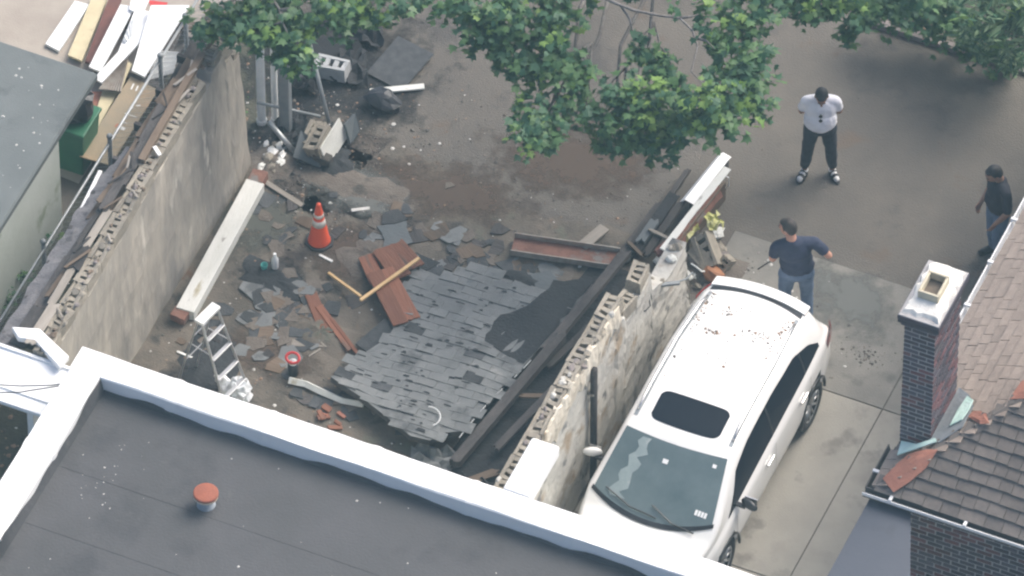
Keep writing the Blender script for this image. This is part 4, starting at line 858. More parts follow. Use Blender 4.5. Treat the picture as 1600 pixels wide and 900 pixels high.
# bent white downspout
q = MB(); pts = [(-1.874,-2.533,0.060), (-1.663,-2.503,0.055), (-1.414,-2.535,0.050), (-1.143,-2.562,0.050), (-0.876,-2.521,0.060)]; q.tube(pts, [.055,.05,.05,.046,.05], 4)
tag(q.build('downspout', 'weathered_white'), 'crushed white downspout lying in front of the grey shingle slab', 'downspout')

# ------------------------------------------------------------------ fallen roof slab with grey shingles
RS = thing('fallen_roof_slab', 'big fallen roof slab covered with grey shingles in the middle of the garage', 'roof slab', (-.2,-1.6,0))
U = [(-1.36,-2.42),(-.9,-2.58),(-.45,-2.76),(-.05,-2.95),(.2,-2.92),(.30,-2.72),(.48,-2.62),(.62,-1.9),(.74,-1.2),(.86,-.4),(.95,.35),(.7,.3),(.42,-.05),(.1,.02),(-.18,-.06),(-.3,.12),(-.62,.05),(-.82,-.25),(-1.16,-.2),(-1.2,-.6),(-.95,-1.15),(-1.0,-1.45),(-1.2,-1.9)]
BARE = [(.10,-1.12),(.72,-1.25),(.95,.4),(.5,.2),(.38,-.35),(.08,-.6)]
def rsz(x, y): return .09+.20*max(0,min(1,(-y+.1)/2.6))+.04*math.sin(x*2.1+1.0)+.022*math.sin(y*3.1+x*2)+.012*math.sin(x*6.5+y*4)+(.05*max(0,x-.3))-.05*max(0,-.9-x)
b = MB(); n = len(U); cx_, cy_ = -.15, -1.45; rings = 9; vs = [(cx_,cy_,rsz(cx_,cy_))]
for k in range(1, rings+1):
    for (x, y) in U: q = k/rings; xx, yy = cx_+(x-cx_)*q, cy_+(y-cy_)*q; vs.append((xx,yy,rsz(xx,yy)))
fs = [(0,1+i,1+(i+1)%n) for i in range(n)]+[(1+k*n+i,1+(k+1)*n+i,1+(k+1)*n+(i+1)%n,1+k*n+(i+1)%n) for k in range(rings-1) for i in range(n)]
b.add(vs, fs); o = b.build('roof_deck', ['shingle_grey','wood_charred']); md = o.modifiers.new('s','SOLIDIFY'); md.thickness = .09; md.offset = -1; md.material_offset = 1; md.material_offset_rim = 1; child_world(o, RS)
def inside(x, y, poly):
    c = False; j = len(poly)-1
    for i in range(len(poly)):
        xi, yi = poly[i]; xj, yj = poly[j]
        if (yi > y) != (yj > y) and x < (xj-xi)*(y-yi)/(yj-yi)+xi: c = not c
        j = i
    return c
cnt = 0; yy = -3.02; row = 0
while yy < .1:
    xx = -1.5+(.13 if row%2 else 0)+rnd(-.02,.02)
    while xx < .9:
        L = .25; px_, py_ = xx+L/2, yy+.07
        if inside(px_, py_, U) and not inside(px_, py_, BARE) and random.random() > (.03 if py_ < -.7 else .16) and cnt < 298:
            th = .006; dz = rnd(0,.003) if random.random() < .88 else rnd(.004,.022); ex = .165; rot = rnd(-.012,.012) if random.random() < .93 else rnd(-.2,.2); g = .003 if random.random() < .8 else .007
            corners = [(-L/2+g,-.07),(L/2-g,-.07),(L/2-g,ex-.07),(-L/2+g,ex-.07)]; cr_, sr_ = math.cos(rot), math.sin(rot); P4 = []
            for k, (a, c) in enumerate(corners):
                X, Y = px_+a*cr_-c*sr_, py_+a*sr_+c*cr_; P4.append(V((X,Y,rsz(X,Y)+(.0110+dz if k < 2 else .0065))))
            c0 = ctr(P4); o = MB().poly([p-c0 for p in P4], th).build('shingle', 'shingle_dark' if random.random() < .025 else 'shingle_grey'); o.location = c0; child_world(o, RS); cnt += 1
        xx += L
    yy += .13; row += 1
# bare felt patch and short torn slits in the shingles
bp_ = jagged([(x,y,0) for x,y in BARE], .03, .12); cxb = sum(p[0] for p in bp_)/len(bp_); cyb = sum(p[1] for p in bp_)/len(bp_); vs = [(cxb,cyb,rsz(cxb,cyb)+.014)]; nb = len(bp_)
for k in range(1,7): vs += [(cxb+(x-cxb)*k/6, cyb+(y-cyb)*k/6, rsz(cxb+(x-cxb)*k/6, cyb+(y-cyb)*k/6)+.014) for x,y,_ in bp_]
child_world(MB().add(vs, [(0,1+i,1+(i+1)%nb) for i in range(nb)]+[(1+k*nb+i,1+(k+1)*nb+i,1+(k+1)*nb+(i+1)%nb,1+k*nb+(i+1)%nb) for k in range(5) for i in range(nb)]).build('bare_felt', 'felt'), RS)
sl_ = MB()
for k in range(95):
    x, y = rnd(-1.2,.7), rnd(-2.85,-.1)
    if inside(x,y,U) and inside(x+.1,y,U) and not inside(x,y,BARE):
        L, W_ = rnd(.03,.13), rnd(.008,.022)*(1 if random.random() < .85 else 2.5); t = rnd(-.2,.2); q4 = [(x-L/2,y-W_/2),(x+L/2,y-W_/2+t*L*.3),(x+L/2-.01,y+W_/2+t*L*.3),(x-L/2+.02,y+W_/2)]; sl_.poly([(a,c,rsz(a,c)+.021) for a,c in q4], .004)
o = sl_.build('torn_slits', 'felt'); o['kind'] = 'stuff'; child_world(o, RS)
# curled felt at its lower corner
def rag(name, pts2, z, amp, m, seed, label, cat, parent=None, group=None, N=9, th=.008):
    """a crumpled sheet over the quad pts2 (four xy corners)"""
    rs = random.Random(seed); b = MB(); A, B, C_, D_ = [V((p[0],p[1],0)) for p in pts2]; vs = []
    for i in range(N+1):
        for j in range(N+1):
            u_, v_ = i/N, j/N; p = (A*(1-u_)+B*u_)*(1-v_)+(D_*(1-u_)+C_*u_)*v_; e = .5 if 0 < i < N and 0 < j < N else 1.0
            vs.append((p.x+rs.uniform(-.03,.03)*e, p.y+rs.uniform(-.03,.03)*e, z+max(0.005, amp*(.5+.5*math.sin(i*1.3+seed)*math.cos(j*1.7+seed*2))+rs.uniform(-.3,.3)*amp)))
    b.add(vs, [(i*(N+1)+j,(i+1)*(N+1)+j,(i+1)*(N+1)+j+1,i*(N+1)+j+1) for i in range(N) for j in range(N)]); o = b.build(name, m); md = o.modifiers.new('s','SOLIDIFY'); md.thickness = th
    return tag(o, label, cat, group)
rag('felt_shade_rag', [(.05,-3.3),(.55,-3.25),(.5,-2.75),(-.05,-2.85)], .02, .14, 'shingle_grey', 5, 'torn heap of grey shingle felt at the near corner of the slab', 'felt')
rag('felt_shade_rag', [(.75,-3.5),(1.25,-3.45),(1.2,-3.05),(.7,-3.1)], .02, .16, 'shingle_dark', 8, 'dark crumpled felt heap beside the white coping stub', 'felt')
MB_ = MB(); MB_.tube([(-.02+.16*math.cos(t)+.05,-2.62+.16*math.sin(t),rsz(.05,-2.6)+.06) for t in [1.9-2.6*k/10 for k in range(11)]], .008, 6); tag(MB_.build('wire_loop', 'pvc'), 'thin pale wire loop lying on the near corner of the shingle slab', 'wire')
# black sheet added between slab and right wall, its colour standing for deep shade
TP = thing('gap_shade', 'black sloping sheet added as deep shade along the inside of the right broken wall', 'shade sheet', (1.2,-1.5,0))
b = MB(); N = 30; vs = []
for i in range(N+1):
    y = -3.6+4.4*i/N; vs += [(.30+.45*i/N+rnd(-.02,.02), y, .03+rnd(-.005,.008)), (1.05+rnd(-.02,.02)+.05*i/N, y, .04+rnd(-.02,.02)), (1.35, y, .03+rnd(0,.03)), (1.90, y, .25+rnd(-.02,.02))]
b.add(vs, [(i*4+k,i*4+k+1,(i+1)*4+k+1,(i+1)*4+k) for i in range(N) for k in range(3)]); o = b.build('shade_sheet', 'felt'); md = o.modifiers.new('s','SOLIDIFY'); md.thickness = .012; md.offset = -1; child_world(o, TP)
for k in range(15):
    y = -2.72+k*.20
    if random.random() < .85: xe = lambda yv: float(np.interp(yv,[-2.7,-1.9,-1.2,-.4,.4],[.50,.64,.76,.88,.97])); y2 = y+rnd(.10,.19); child_world(MB().tube([(xe(y),y,rsz(xe(y),y)+.0),(xe(y2),y2,rsz(xe(y2),y2)+.0)], .006, 5).build('drip_edge', 'pvc' if y < -1 else 'steel_grey'), RS)
for k, (a, c, wd, th, m_, lb) in enumerate((((.60,-3.05,.30),(.98,-.75,.36),.13,.12,'wood_charred','charred roof beam along the near right edge of the fallen slab'),((.90,-.95,.33),(1.14,.85,.30),.12,.10,'wood_charred','charred roof beam continuing towards the rusty channel'),((.95,-2.6,.22),(1.30,-1.2,.30),.10,.05,'wood_charred','charred rafter lying on the black added shade sheet, near one'),((1.0,-1.1,.2),(1.34,.1,.26),.09,.05,'wood_charred','charred rafter lying on the black added shade sheet, far one'),((.7,-3.4,.2),(1.05,-2.9,.12),.12,.03,'wood_brown','short brown board at the near end of the added shade sheet'),((.95,-1.75,.28),(1.22,-1.62,.26),.07,.03,'wood_brown','small brown cleat across the black added shade sheet'))):
    tag(plank('charred_timber', a, c, wd, th, m_, lb, 'timber', 'charred roof timbers', jag=.10), kind='thing')
# red-brown boards
for k, (a, c, wd) in enumerate((((-1.691,-0.167,0.140),(-1.271,-0.499,0.150),.26),((-1.577,-0.015,0.130),(-1.192,-0.249,0.130),.22),((-1.595,-0.610,0.200),(-0.945,-1.259,0.220),.20),((-1.482,-0.493,0.190),(-0.846,-1.093,0.200),.17),((-1.835,-0.332,0.100),(-1.527,-0.666,0.110),.2))):
    plank('red_board', a, c, wd, .022, 'wood_red', ['broad red-brown board, left of the pair at the top of the red board pile','red-brown board under the end of the yellow batten','red-brown plank slanting down over the slab edge, left one','red-brown plank slanting down over the slab edge, right one','short red-brown board at the left of the red board pile'][k], 'board', 'red-brown boards by the slab', jag=.03)
plank('batten', (-2.173,-0.723,0.050), (-1.579,-1.047,0.220), .035, .025, 'wood_yellow', 'thin yellow batten pointing at the cone, left of the crossed pair', 'batten', 'yellow battens')
plank('batten', (-1.545,-1.139,0.260), (-1.172,-0.195,0.240), .045, .03, 'wood_yellow', 'longer yellow wooden batten lying across the red-brown boards', 'batten', 'yellow battens')
for k, (a, c, wd) in enumerate((((-2.200,-1.161,0.050),(-1.780,-1.640,0.050),.16),((-2.023,-1.299,0.060),(-1.390,-1.771,0.070),.10),((-1.787,-1.433,0.070),(-1.316,-1.782,0.080),.05))):
    plank('red_splinter', a, c, wd, .03, 'wood_red', ['wide broken red-brown board left of the shingle slab','narrow red-brown splintered board beside the slab edge','thin red-brown strip touching the slab edge'][k], 'board', 'red splintered boards', jag=.06)
plank('grey_board', (-2.212,-1.799,0.040), (-1.712,-1.600,0.040), .16, .02, 'shingle_dark', 'dark grey panel strip near the red canister', 'panel'); plank('grey_board', (-2.141,-1.952,0.030), (-1.627,-1.747,0.030), .11, .02, 'wood_grey', 'pale grey board below the dark panel strip', 'board')
plank('dark_board', (-1.242,-1.752,0.120), (-1.068,-1.257,0.160), .24, .02, 'shingle_dark', 'dark shingle panel propped on the left edge of the slab', 'panel')
# dark wet tarpaulin, bottle, teal cup
BT = thing('plastic_bottle', 'clear plastic bottle standing on the sooty floor left of the cone', 'bottle', (-2.815,-0.907,0.030)); MB().lathe([(.04,0),(.045,.01),(.045,.16),(.02,.21),(.018,.24)], n=14).build('bottle_body', 'clear_plastic', BT, True); MB().lathe([(.02,.235),(.02,.26)], n=12).build('cap', 'white_vinyl', BT)
TCU = thing('teal_cup', 'small teal cup beside the clear bottle', 'cup', (-2.934,-0.971,0.030)); MB().lathe([(.035,0),(.04,.005),(.045,.07),(.04,.07),(.036,.01)], n=14).build('cup_body', 'teal_plastic', TCU, True)
# light sticks and lath
for k, (a, c, wd, m_) in enumerate((((-3.529,0.338,0.040),(-2.940,0.166,0.040),.07,'wood_grey'),((-2.339,0.349,0.030),(-2.162,0.463,0.030),.05,'grit_light'),((-2.394,-0.489,0.030),(-2.223,-0.518,0.030),.035,'white_paint'),((-3.336,-2.641,0.030),(-3.055,-2.665,0.030),.03,'white_paint'),((-1.826,-2.052,0.030),(-1.751,-1.893,0.030),.02,'wood_grey'))):
    plank('lath', a, c, wd, .015, m_, ['split grey lath right of the far end of the white beam','short pale stick right of the cone top','small white stick in front of the cone','thin white strip left of the step ladder','tiny grey stick beside the red splinters'][k], 'stick', jag=.02)
# red-orange scraps near the parapet
for k in range(7):
    p = V((-1.148,-2.873,0.030))+V((rnd(-.25,.25),rnd(-.15,.15),rnd(0,.05))); o = plank('red_scrap', p, p+V((rnd(-.2,.2),rnd(-.15,.15),rnd(0,.05))), rnd(.04,.09), .03, random.choice(['terracotta','wood_red']), 'small splintered red-orange scrap heaped close to the parapet', 'scrap', 'red-orange scraps by the parapet', jag=.02)
# shingle fragments
frag_me = []
for k in range(14):
    a_, b_ = rnd(.07,.15), rnd(.05,.09); pts = [(-a_+rnd(-.02,.03),-b_+rnd(-.02,.03),.012),(rnd(-.03,.05),-b_+rnd(-.03,.02),.012),(a_+rnd(-.04,.02),-b_+rnd(-.02,.04),.012),(a_+rnd(-.05,.01),b_*rnd(.2,1),.012),(rnd(-.04,.04),b_+rnd(-.03,.03),.012),(-a_+rnd(-.01,.06),b_*rnd(.3,1),.012)]; me = MB().poly(pts, .010).mesh('fragment_mesh'); me.materials.append(MATS[['shingle_dark','rubble_dust','shingle_dark','wood_brown','wood_charred','rubble_dust','shingle_grey'][k%7]]); frag_me.append(me)
spots_ = [(V((-1.072,0.451,0.000)),.9,.5,22,'on the bare floor beyond the slab'),(V((0.384,0.113,-0.000)),.6,.35,34,'between the slab and the rusty channel'),(V((-2.550,-2.048,0.000)),.7,.5,40,'around the step ladder and canister'),(V((-0.921,-2.575,0.000)),.8,.2,20,'between the slab and the parapet'),(V((-1.815,0.354,0.000)),.35,.3,14,'above the red boards'),(V((-0.419,0.161,0.000)),.5,.35,34,'at the far torn edge of the slab'),(V((-2.263,-1.348,0.000)),.5,.4,40,'left of the red splintered boards'),(V((-3.055,-0.196,0.000)),.5,.5,14,'around the traffic cone')]
for c, sx, sy, n, where in spots_:
    for _ in range(n):
        o = inst('shingle_fragment', random.choice(frag_me), None, (max(-3.5,c.x+random.gauss(0,sx*.6)), c.y+random.gauss(0,sy*.6), .012+rnd(0,.01)), (rnd(-.08,.08),rnd(-.08,.08),rnd(0,6.3))); s_ = rnd(.5,1.5); o.scale = (s_*rnd(.7,1.3),s_,1)
        tag(o, 'flat broken roofing fragment lying '+where, 'fragment', 'roofing fragments '+where)
# grey sheet at the top of the red boards, dark ones right of slab
for k, (pts, m_, lb) in enumerate((([(-1.919,0.236,0.050),(-1.658,0.433,0.050),(-1.419,0.156,0.050),(-1.703,-0.086,0.050)],'tarp_grey','pale grey torn roofing piece above the red boards'),([(-1.981,0.432,0.060),(-1.802,0.558,0.060),(-1.653,0.461,0.060),(-1.866,0.273,0.060)],'shingle_dark','small dark roofing piece above the pale grey one'),([(-0.530,-0.077,0.100),(-0.266,-0.144,0.100),(-0.220,-0.442,0.120),(-0.514,-0.365,0.120)],'tarp_grey','pale broken shingle plate at the far end of the slab'),([(0.150,0.249,0.050),(0.340,0.449,0.050),(0.589,0.237,0.050),(0.356,0.018,0.050)],'tarp_grey','bluish grey roofing scrap beyond the slab, nearer the black added shade sheet'),([(-0.029,0.064,0.040),(0.158,0.193,0.040),(0.341,-0.025,0.040),(0.143,-0.205,0.040)],'shingle_grey','bluish grey roofing scrap just beyond the slab edge'))):
    sheet('roofing_piece', jagged(pts, .03, .1), .015, m_, lb, 'roofing')
q = MB(); q.tube([(0.026,-0.155,0.030),(0.084,-0.072,0.030),(0.292,-0.072,0.030),(0.477,-0.001,0.030),(0.588,0.142,0.040),(0.717,0.201,0.050)], .009, 6); tag(q.build('loose_cable', 'pvc'), 'loose grey cable curling on the floor beyond the slab', 'cable')
# rusty steel channel
CHN = thing('steel_channel', 'rusty steel channel lying with its trough upward beyond the slab', 'channel', (0.370,0.834,0.000)); a, c = V((-0.254,0.593,0.060)), V((1.048,0.892,0.060)); d = (c-a).normalized(); sd = V((-d.y,d.x,0))
for nm, o0, o1, h, m_ in (('web',-.13,.13,.018,'rust'),('flange',-.145,-.128,.075,'rust_edge'),('flange',.128,.145,.095,'rust_edge')):
    pts = [a+sd*o0+V((0,0,h)), c+sd*o0+V((0,0,h)), c+sd*o1+V((0,0,h)), a+sd*o1+V((0,0,h))]; sheet(nm, pts, h+.02 if nm == 'flange' else .02, m_, parent=CHN)
plank('short_board', (0.546,0.909,0.100), (0.674,1.333,0.080), .15, .03, 'wood_grey', 'short grey board leaning on the rusty steel channel', 'board')
# ------------------------------------------------------------------ strip of roof edge debris running up from the right wall
for k, (a, c, wd, th, m_, lb) in enumerate((((1.033,0.847,0.100),(1.155,1.927,0.120),.10,.08,'wood_charred','charred timber running up from the rusty channel towards the white fascia'),((1.197,1.066,0.140),(1.285,2.024,0.200),.15,.03,'felt','black felt covered board between charred timber and rusty fascia'),((1.124,0.956,0.100),(1.159,1.513,0.140),.12,.05,'wood_charred','short charred board beside the lower end of the charred timber'),((1.213,1.247,0.200),(1.244,1.555,0.220),.12,.07,'tarp_grey','grey broken piece on the black felt board'),((1.363,1.082,0.200),(1.439,1.907,0.270),.10,.04,'wood_charred','narrow charred batten left of the rusty fascia'),((1.198,1.825,0.100),(1.250,2.554,0.120),.07,.05,'wood_charred','charred strip along the left side of the white fascia'),((1.102,1.144,0.160),(1.288,1.014,0.200),.05,.03,'wood_brown','small brown splinter across the charred boards'),((1.303,1.378,0.250),(1.546,1.318,0.280),.05,.03,'wood_grey','small grey splinter across the charred boards'))):
    plank('charred_board', a, c, wd, th, m_, lb, 'board', jag=.09)
WF = thing('white_fascia', 'folded white fascia strip lying at the top of the roof edge debris', 'fascia', (1.511,2.510,0.200)); a, c = V((1.503,1.938,0.340)), V((1.616,2.830,0.340)); d = (c-a).normalized(); sd = V((d.y,-d.x,0))
sheet('face', [a-sd*.01,c-sd*.01,c+sd*.115+V((0,0,-.02)),a+sd*.125+V((0,0,-.02))], .012, 'white_vinyl', parent=WF); sheet('lip', [a-sd*.012,c-sd*.012,c-sd*.09-V((0,0,.13)),a-sd*.10-V((0,0,.13))], .012, 'pvc', parent=WF); sheet('end_fold', [c-sd*.01,c+d*.05-sd*.01-V((0,0,.03)),c+d*.05+sd*.11-V((0,0,.05)),c+sd*.115-V((0,0,.02))], .012, 'white_vinyl', parent=WF)
sheet('face_support', [a+V((0,0,-.06))+d*.1,c+V((0,0,-.06)),c+sd*.1+V((0,0,-.06)),a+sd*.1+V((0,0,-.06))+d*.1], .25, 'wood_charred', parent=WF)
RF = thing('rusty_fascia', 'long peeling white and rusty fascia board right of the white fascia strip', 'fascia', (1.600,2.003,0.100)); a, c = V((1.590,1.033,0.380)), V((1.788,2.609,0.380)); d = (c-a).normalized(); sd = V((d.y,-d.x,0))
o = plank('face', a, c, .10, .02, 'weathered_white', parent=RF); sheet('rusty_side', jagged([a+d*.1+sd*.05,c-d*.3+sd*.05,c-d*.35+sd*.13-V((0,0,.12)),a+d*.15+sd*.13-V((0,0,.12))], .012, .1), .015, 'rust', parent=RF); sheet('core', [a+d*.05+V((0,0,-.03))-sd*.03,c-d*.2+V((0,0,-.03))-sd*.03,c-d*.2+V((0,0,-.03))+sd*.09,a+d*.05+V((0,0,-.03))+sd*.09], .33, 'wood_brown', parent=RF)
q = MB(); q.tube([(1.765,2.585,0.250),(1.836,2.540,0.280),(1.843,2.530,0.150),(1.783,2.573,0.030)], .009, 6); tag(q.build('bent_clip', 'white_vinyl'), 'small bent white clip at the far end of the rusty fascia', 'clip')
plank('red_end_board', (1.513,1.052,0.300), (1.602,1.327,0.320), .10, .06, 'wood_oxblood', 'short reddish broken board at the near end of the rusty fascia', 'board', jag=.05)
# rubble heap at the wall end
RB = BLK[1]
for k, (p, r_, s_, lb) in enumerate((((2.078,1.433,0.140),(.5,-.6,.5),1.15,'tilted concrete block showing three holes in the rubble by the car'),((1.994,1.226,0.100),(.2,.9,1.2),.95,'concrete block turned on its side low in the rubble by the car'),((2.312,1.352,0.080),(.9,.2,-.4),.7,'broken concrete block at the right of the rubble heap'))):
    o = inst('rubble_block', RB, None, p, r_, (s_,s_,s_)); tag(o, lb, 'concrete block', 'blocks in the rubble by the car')
for k in range(44):
    p = V((1.975,1.395,0.000))+V((random.gauss(0,.20),random.gauss(0,.28),rnd(0,.06))); s_ = rnd(.04,.13); o = crumple((p.x,p.y,.02), (s_*rnd(.7,1.3),s_,s_*rnd(.5,.8)), 'rubble_chunk', random.choice(['rubble_mauve','block','weathered_white','rubble_mauve']), 50+k, .3, 7, 5); tag(o, 'grey lump of broken masonry in the rubble heap behind the car', 'rubble', 'rubble lumps behind the car')
tag(crumple((2.234,1.132,0.020), (.15,.11,.12), 'orange_rubble', 'brick_orange', 91, .25, 8, 6), 'orange-brown broken brick lump touching the rear of the car', 'brick lump')
rag('yellow_film', [(1.686,1.464,0.000)[:2],(1.764,1.684,0.000)[:2],(1.835,1.599,0.000)[:2],(1.742,1.373,0.000)[:2]], .24, .08, 'yellow_plastic', 31, 'bright yellow plastic strip beside the standing wall end', 'plastic', N=5, th=.004)
rag('yellow_film', [(1.829,1.736,0.000)[:2],(1.956,1.885,0.000)[:2],(2.110,1.686,0.000)[:2],(1.994,1.554,0.000)[:2]], .33, .10, 'yellow_plastic', 33, 'pale yellow plastic film draped over the tilted rubble block', 'plastic', N=6, th=.004)
q = MB(); q.tube([(1.957,1.066,0.250),(2.039,1.035,0.260),(2.119,1.009,0.240),(2.149,1.042,0.220)], .012, 6); tag(q.build('white_hook', 'white_paint'), 'thin curved white strip lying on the rubble heap', 'strip')
# bar, cable and pipe on the right wall
plank('steel_bar', (1.941,-0.461,1.420), (2.294,-0.110,1.300), .05, .04, 'steel_grey', 'grey steel bar jutting from the broken wall towards the car', 'bar'); q = MB(); q.tube([(2.276,-0.108,1.290),(2.316,0.041,1.200),(2.297,0.290,1.050)], .012, 6); tag(q.build('steel_rod', 'steel_grey'), 'thin rod continuing the grey steel bar over the car side', 'rod')
q = MB(); q.tube([(2.073,-0.570,1.500),(2.155,-0.698,1.400),(2.131,-0.800,1.400),(2.053,-0.979,1.600),(2.014,-1.125,1.700)], .008, 6); tag(q.build('hanging_cable', 'rubber'), 'short black cable hanging from the broken wall top', 'cable')
PI_ = thing('drain_pipe', 'dark vertical pipe standing against the broken wall beside the car mirror', 'pipe', (2.19,-2.50,0)); MB().tube([(0,0,0),(0,0,2.15)], .045, 14).build('pipe_body', 'wood_charred', PI_, True)
for z in (.6,1.7): MB().bx(-.06,.02,-.055,.055,z,z+.03).build('bracket', 'rust_edge', PI_)
tag(crumple((2.028,-0.713,1.950), (.10,.10,.08), 'wall_chunk', 'weathered_white', 77, .25, 8, 6), 'whitish broken chunk perched on the right broken wall', 'rubble')

# ------------------------------------------------------------------ back left corner
BLKL = block_mesh('light_block_mesh', damage=.006, m=('block_light','block_inner'))
CB = inst('concrete_block', BLKL, None, (-3.508,2.333,0.030), (.10,-.06,-1.50), (1.15,1.1,1.1)); tag(CB, 'loose concrete block with three holes lying in the dark back corner', 'concrete block')
CK = thing('wall_chunk', 'overturned chunk of block wall with one white painted face', 'wall chunk', (-3.047,1.073,0.000), YAW)
o = inst('block', BLK[2], CK, (-.04,.0,.17), (.15,-.25,-.45), (1.1,1.0,1.1)); o = inst('block', BLK[1], CK, (-.10,.16,.05), (.1,-.2,-.4), (1.1,1.0,1.1))
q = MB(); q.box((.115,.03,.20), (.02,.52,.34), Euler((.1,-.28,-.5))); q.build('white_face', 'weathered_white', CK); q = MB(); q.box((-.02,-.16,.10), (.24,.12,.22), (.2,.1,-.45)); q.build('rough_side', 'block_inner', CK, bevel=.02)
for k, (pts, lb) in enumerate((([(-3.335,0.763,0.150),(-3.378,1.091,0.300),(-3.129,1.027,0.250),(-2.998,0.830,0.030)],'grey broken slab leaning left of the white faced chunk'),([(-2.900,1.397,0.300),(-2.874,1.630,0.280),(-2.752,1.493,0.150),(-2.803,1.332,0.050)],'grey broken slab leaning right of the white faced chunk'))): sheet('broken_slab', pts, .05, 'tarp_grey', lb, 'slab')
plank('grey_sheet', (-2.859,2.467,0.040), (-2.728,3.159,0.100), .55, .015, 'shingle_dark', 'grey sheet panel leaning in the shade of the back corner', 'panel')
plank('white_board', (-2.951,2.240,0.060), (-2.360,2.597,0.060), .09, .03, 'weathered_white', 'white board lying below the grey sheet panel in the back corner', 'board')
tag(crumple((-2.700,2.115,0.010), (.24,.17,.14), 'black_bag', 'bag_black', 61, .2, 9, 7), 'crumpled black bag on the ground below the white board', 'bag')
for k, (a, c, r_, m_, lb) in enumerate((((-3.739,2.059,1.050),(-3.135,1.407,0.220),.028,'steel_grey','tall grey pole leaning into the back corner'),((-3.944,1.032,0.620),(-3.330,1.558,0.100),.022,'steel_grey','thin grey rod leaning off the far end of the left wall'),((-3.783,1.016,0.350),(-3.375,0.922,0.030),.034,'galv','short grey pipe leaning near the wall end'))):
    q = MB(); q.tube([a,c], r_, 10); tag(q.build('leaning_pole', m_, smooth=True), lb, 'pole')
for k, (p, h, r_, lb) in enumerate((((-3.993,1.244,0.000),1.75,.055,'thick pale grey standpipe just beyond the end of the left wall'),((-3.847,1.332,0.000),1.60,.042,'slimmer white standpipe, right one of the two beyond the left wall'))):
    S_ = thing('standpipe', lb, 'pipe', p, 0, 'standpipes behind the left wall'); MB().tube([(0,0,0),(0,0,h)], r_, 20).build('pipe_body', 'pvc', S_, False); MB().lathe([(r_+.012,.0),(r_+.012,.07),(r_+.002,.08)], n=12).build('collar', 'pvc', S_)
pw = thing('rear_post', 'grey weathered post behind the two standpipes', 'post', (-3.654,1.240,-0.000)); MB().bx(-.07,.07,-.05,.05,0,1.7).build('post_body', 'steel_grey', pw, bevel=.01)
for k in range(16):
    p = V((-3.782,0.712,0.000))+V((rnd(-.02,.30),rnd(-.2,.28),0)); s_ = rnd(.03,.08); o = crumple((p.x,p.y,.015), (s_*rnd(.6,1.4),s_,s_*.6), 'rubble_chunk', random.choice(['weathered_white','block','white_paint']), 200+k, .3, 7, 5); tag(o, 'small pale rubble lump at the foot of the left wall end', 'rubble', 'rubble lumps by the left wall end')
# low mounds of dust and soot
def mound(name, c, rx_, ry_, h, m_, label, seed):
    rs = random.Random(seed); b = MB(); n, rg = 22, 7; vs = [(0,0,h)]; ph = [rs.uniform(0,6) for _ in range(4)]
    for k in range(1, rg+1):
        for i in range(n):
            a = 2*math.pi*i/n; q = k/rg; e = 1+.22*math.sin(2*a+ph[0])+.15*math.sin(5*a+ph[1])+.08*math.sin(9*a+ph[2]); vs.append((rx_*q*e*math.cos(a), ry_*q*e*math.sin(a), max(-.004, h*(1-q*q)**1.3*(1+rs.uniform(-.5,.5)))-(.004 if k == rg else 0)))
    b.add(vs, [(0,1+i,1+(i+1)%n) for i in range(n)]+[(1+k*n+i,1+(k+1)*n+i,1+(k+1)*n+(i+1)%n,1+k*n+(i+1)%n) for k in range(rg-1) for i in range(n)]); o = b.build(name, m_, None, True); o.location = c; return tag(o, label, 'dust', kind='stuff')
for k, (p, rx_, ry_, h, m_, lb) in enumerate((((-2.725,-1.101,0.009),.55,.28,.03,'soot','low heap of soot left of the red splintered boards'),((-1.868,-1.640,0.009),.5,.35,.05,'garage_concrete','brownish dust heap around the red splintered boards'),((-1.811,-0.234,0.009),.45,.35,.05,'rubble_dust','brown dust heap under the red boards'),((-0.040,0.089,0.009),.55,.3,.05,'soot','dark soot heap beyond the slab'),((-3.623,0.655,0.009),.3,.45,.06,'rubble_dust','pale rubble dust at the end of the left wall'),((-2.442,0.768,0.009),.8,.35,.02,'rubble_dust','thin pale dust spread above the cone'),((-2.920,-2.562,0.009),.35,.6,.03,'soot','soot at the foot of the left wall by the ladder'),((-2.913,1.029,0.009),.35,.25,.05,'soot','soot around the white faced wall chunk'),((2.126,1.284,0.004),.45,.45,.08,'rubble_dust','mauve dust under the rubble heap by the car'))): mound('dust_heap', p, rx_, ry_, h, m_, lb, 300+k)
# black rags added to the back corner, their colour standing for its deep shade
for k, (pts, z, am, lb) in enumerate((([(-3.955,1.759,0.000)[:2],(-3.513,1.955,0.000)[:2],(-3.768,2.319,0.000)[:2],(-4.115,2.106,0.000)[:2]],.05,.2,'black rag added as shade between the standpipes and the leaning pole'),([(-3.493,2.202,0.000)[:2],(-3.005,2.299,0.000)[:2],(-3.336,2.930,0.000)[:2],(-3.586,2.699,0.000)[:2]],.02,.12,'black rag added as shade right of the loose concrete block'),([(-3.570,0.923,0.000)[:2],(-3.203,1.086,0.000)[:2],(-3.525,1.594,0.000)[:2],(-3.825,1.283,0.000)[:2]],.02,.12,'black rag added as shade at the foot of the standpipes'),([(-3.543,2.898,0.000)[:2],(-3.091,2.978,0.000)[:2],(-3.414,3.496,0.000)[:2],(-3.823,3.315,0.000)[:2]],.02,.15,'black rag added as shade at the back under the maple leaves'))): rag('felt_shade_rag', pts, z, am, 'felt', 400+k, lb, 'felt', N=7)
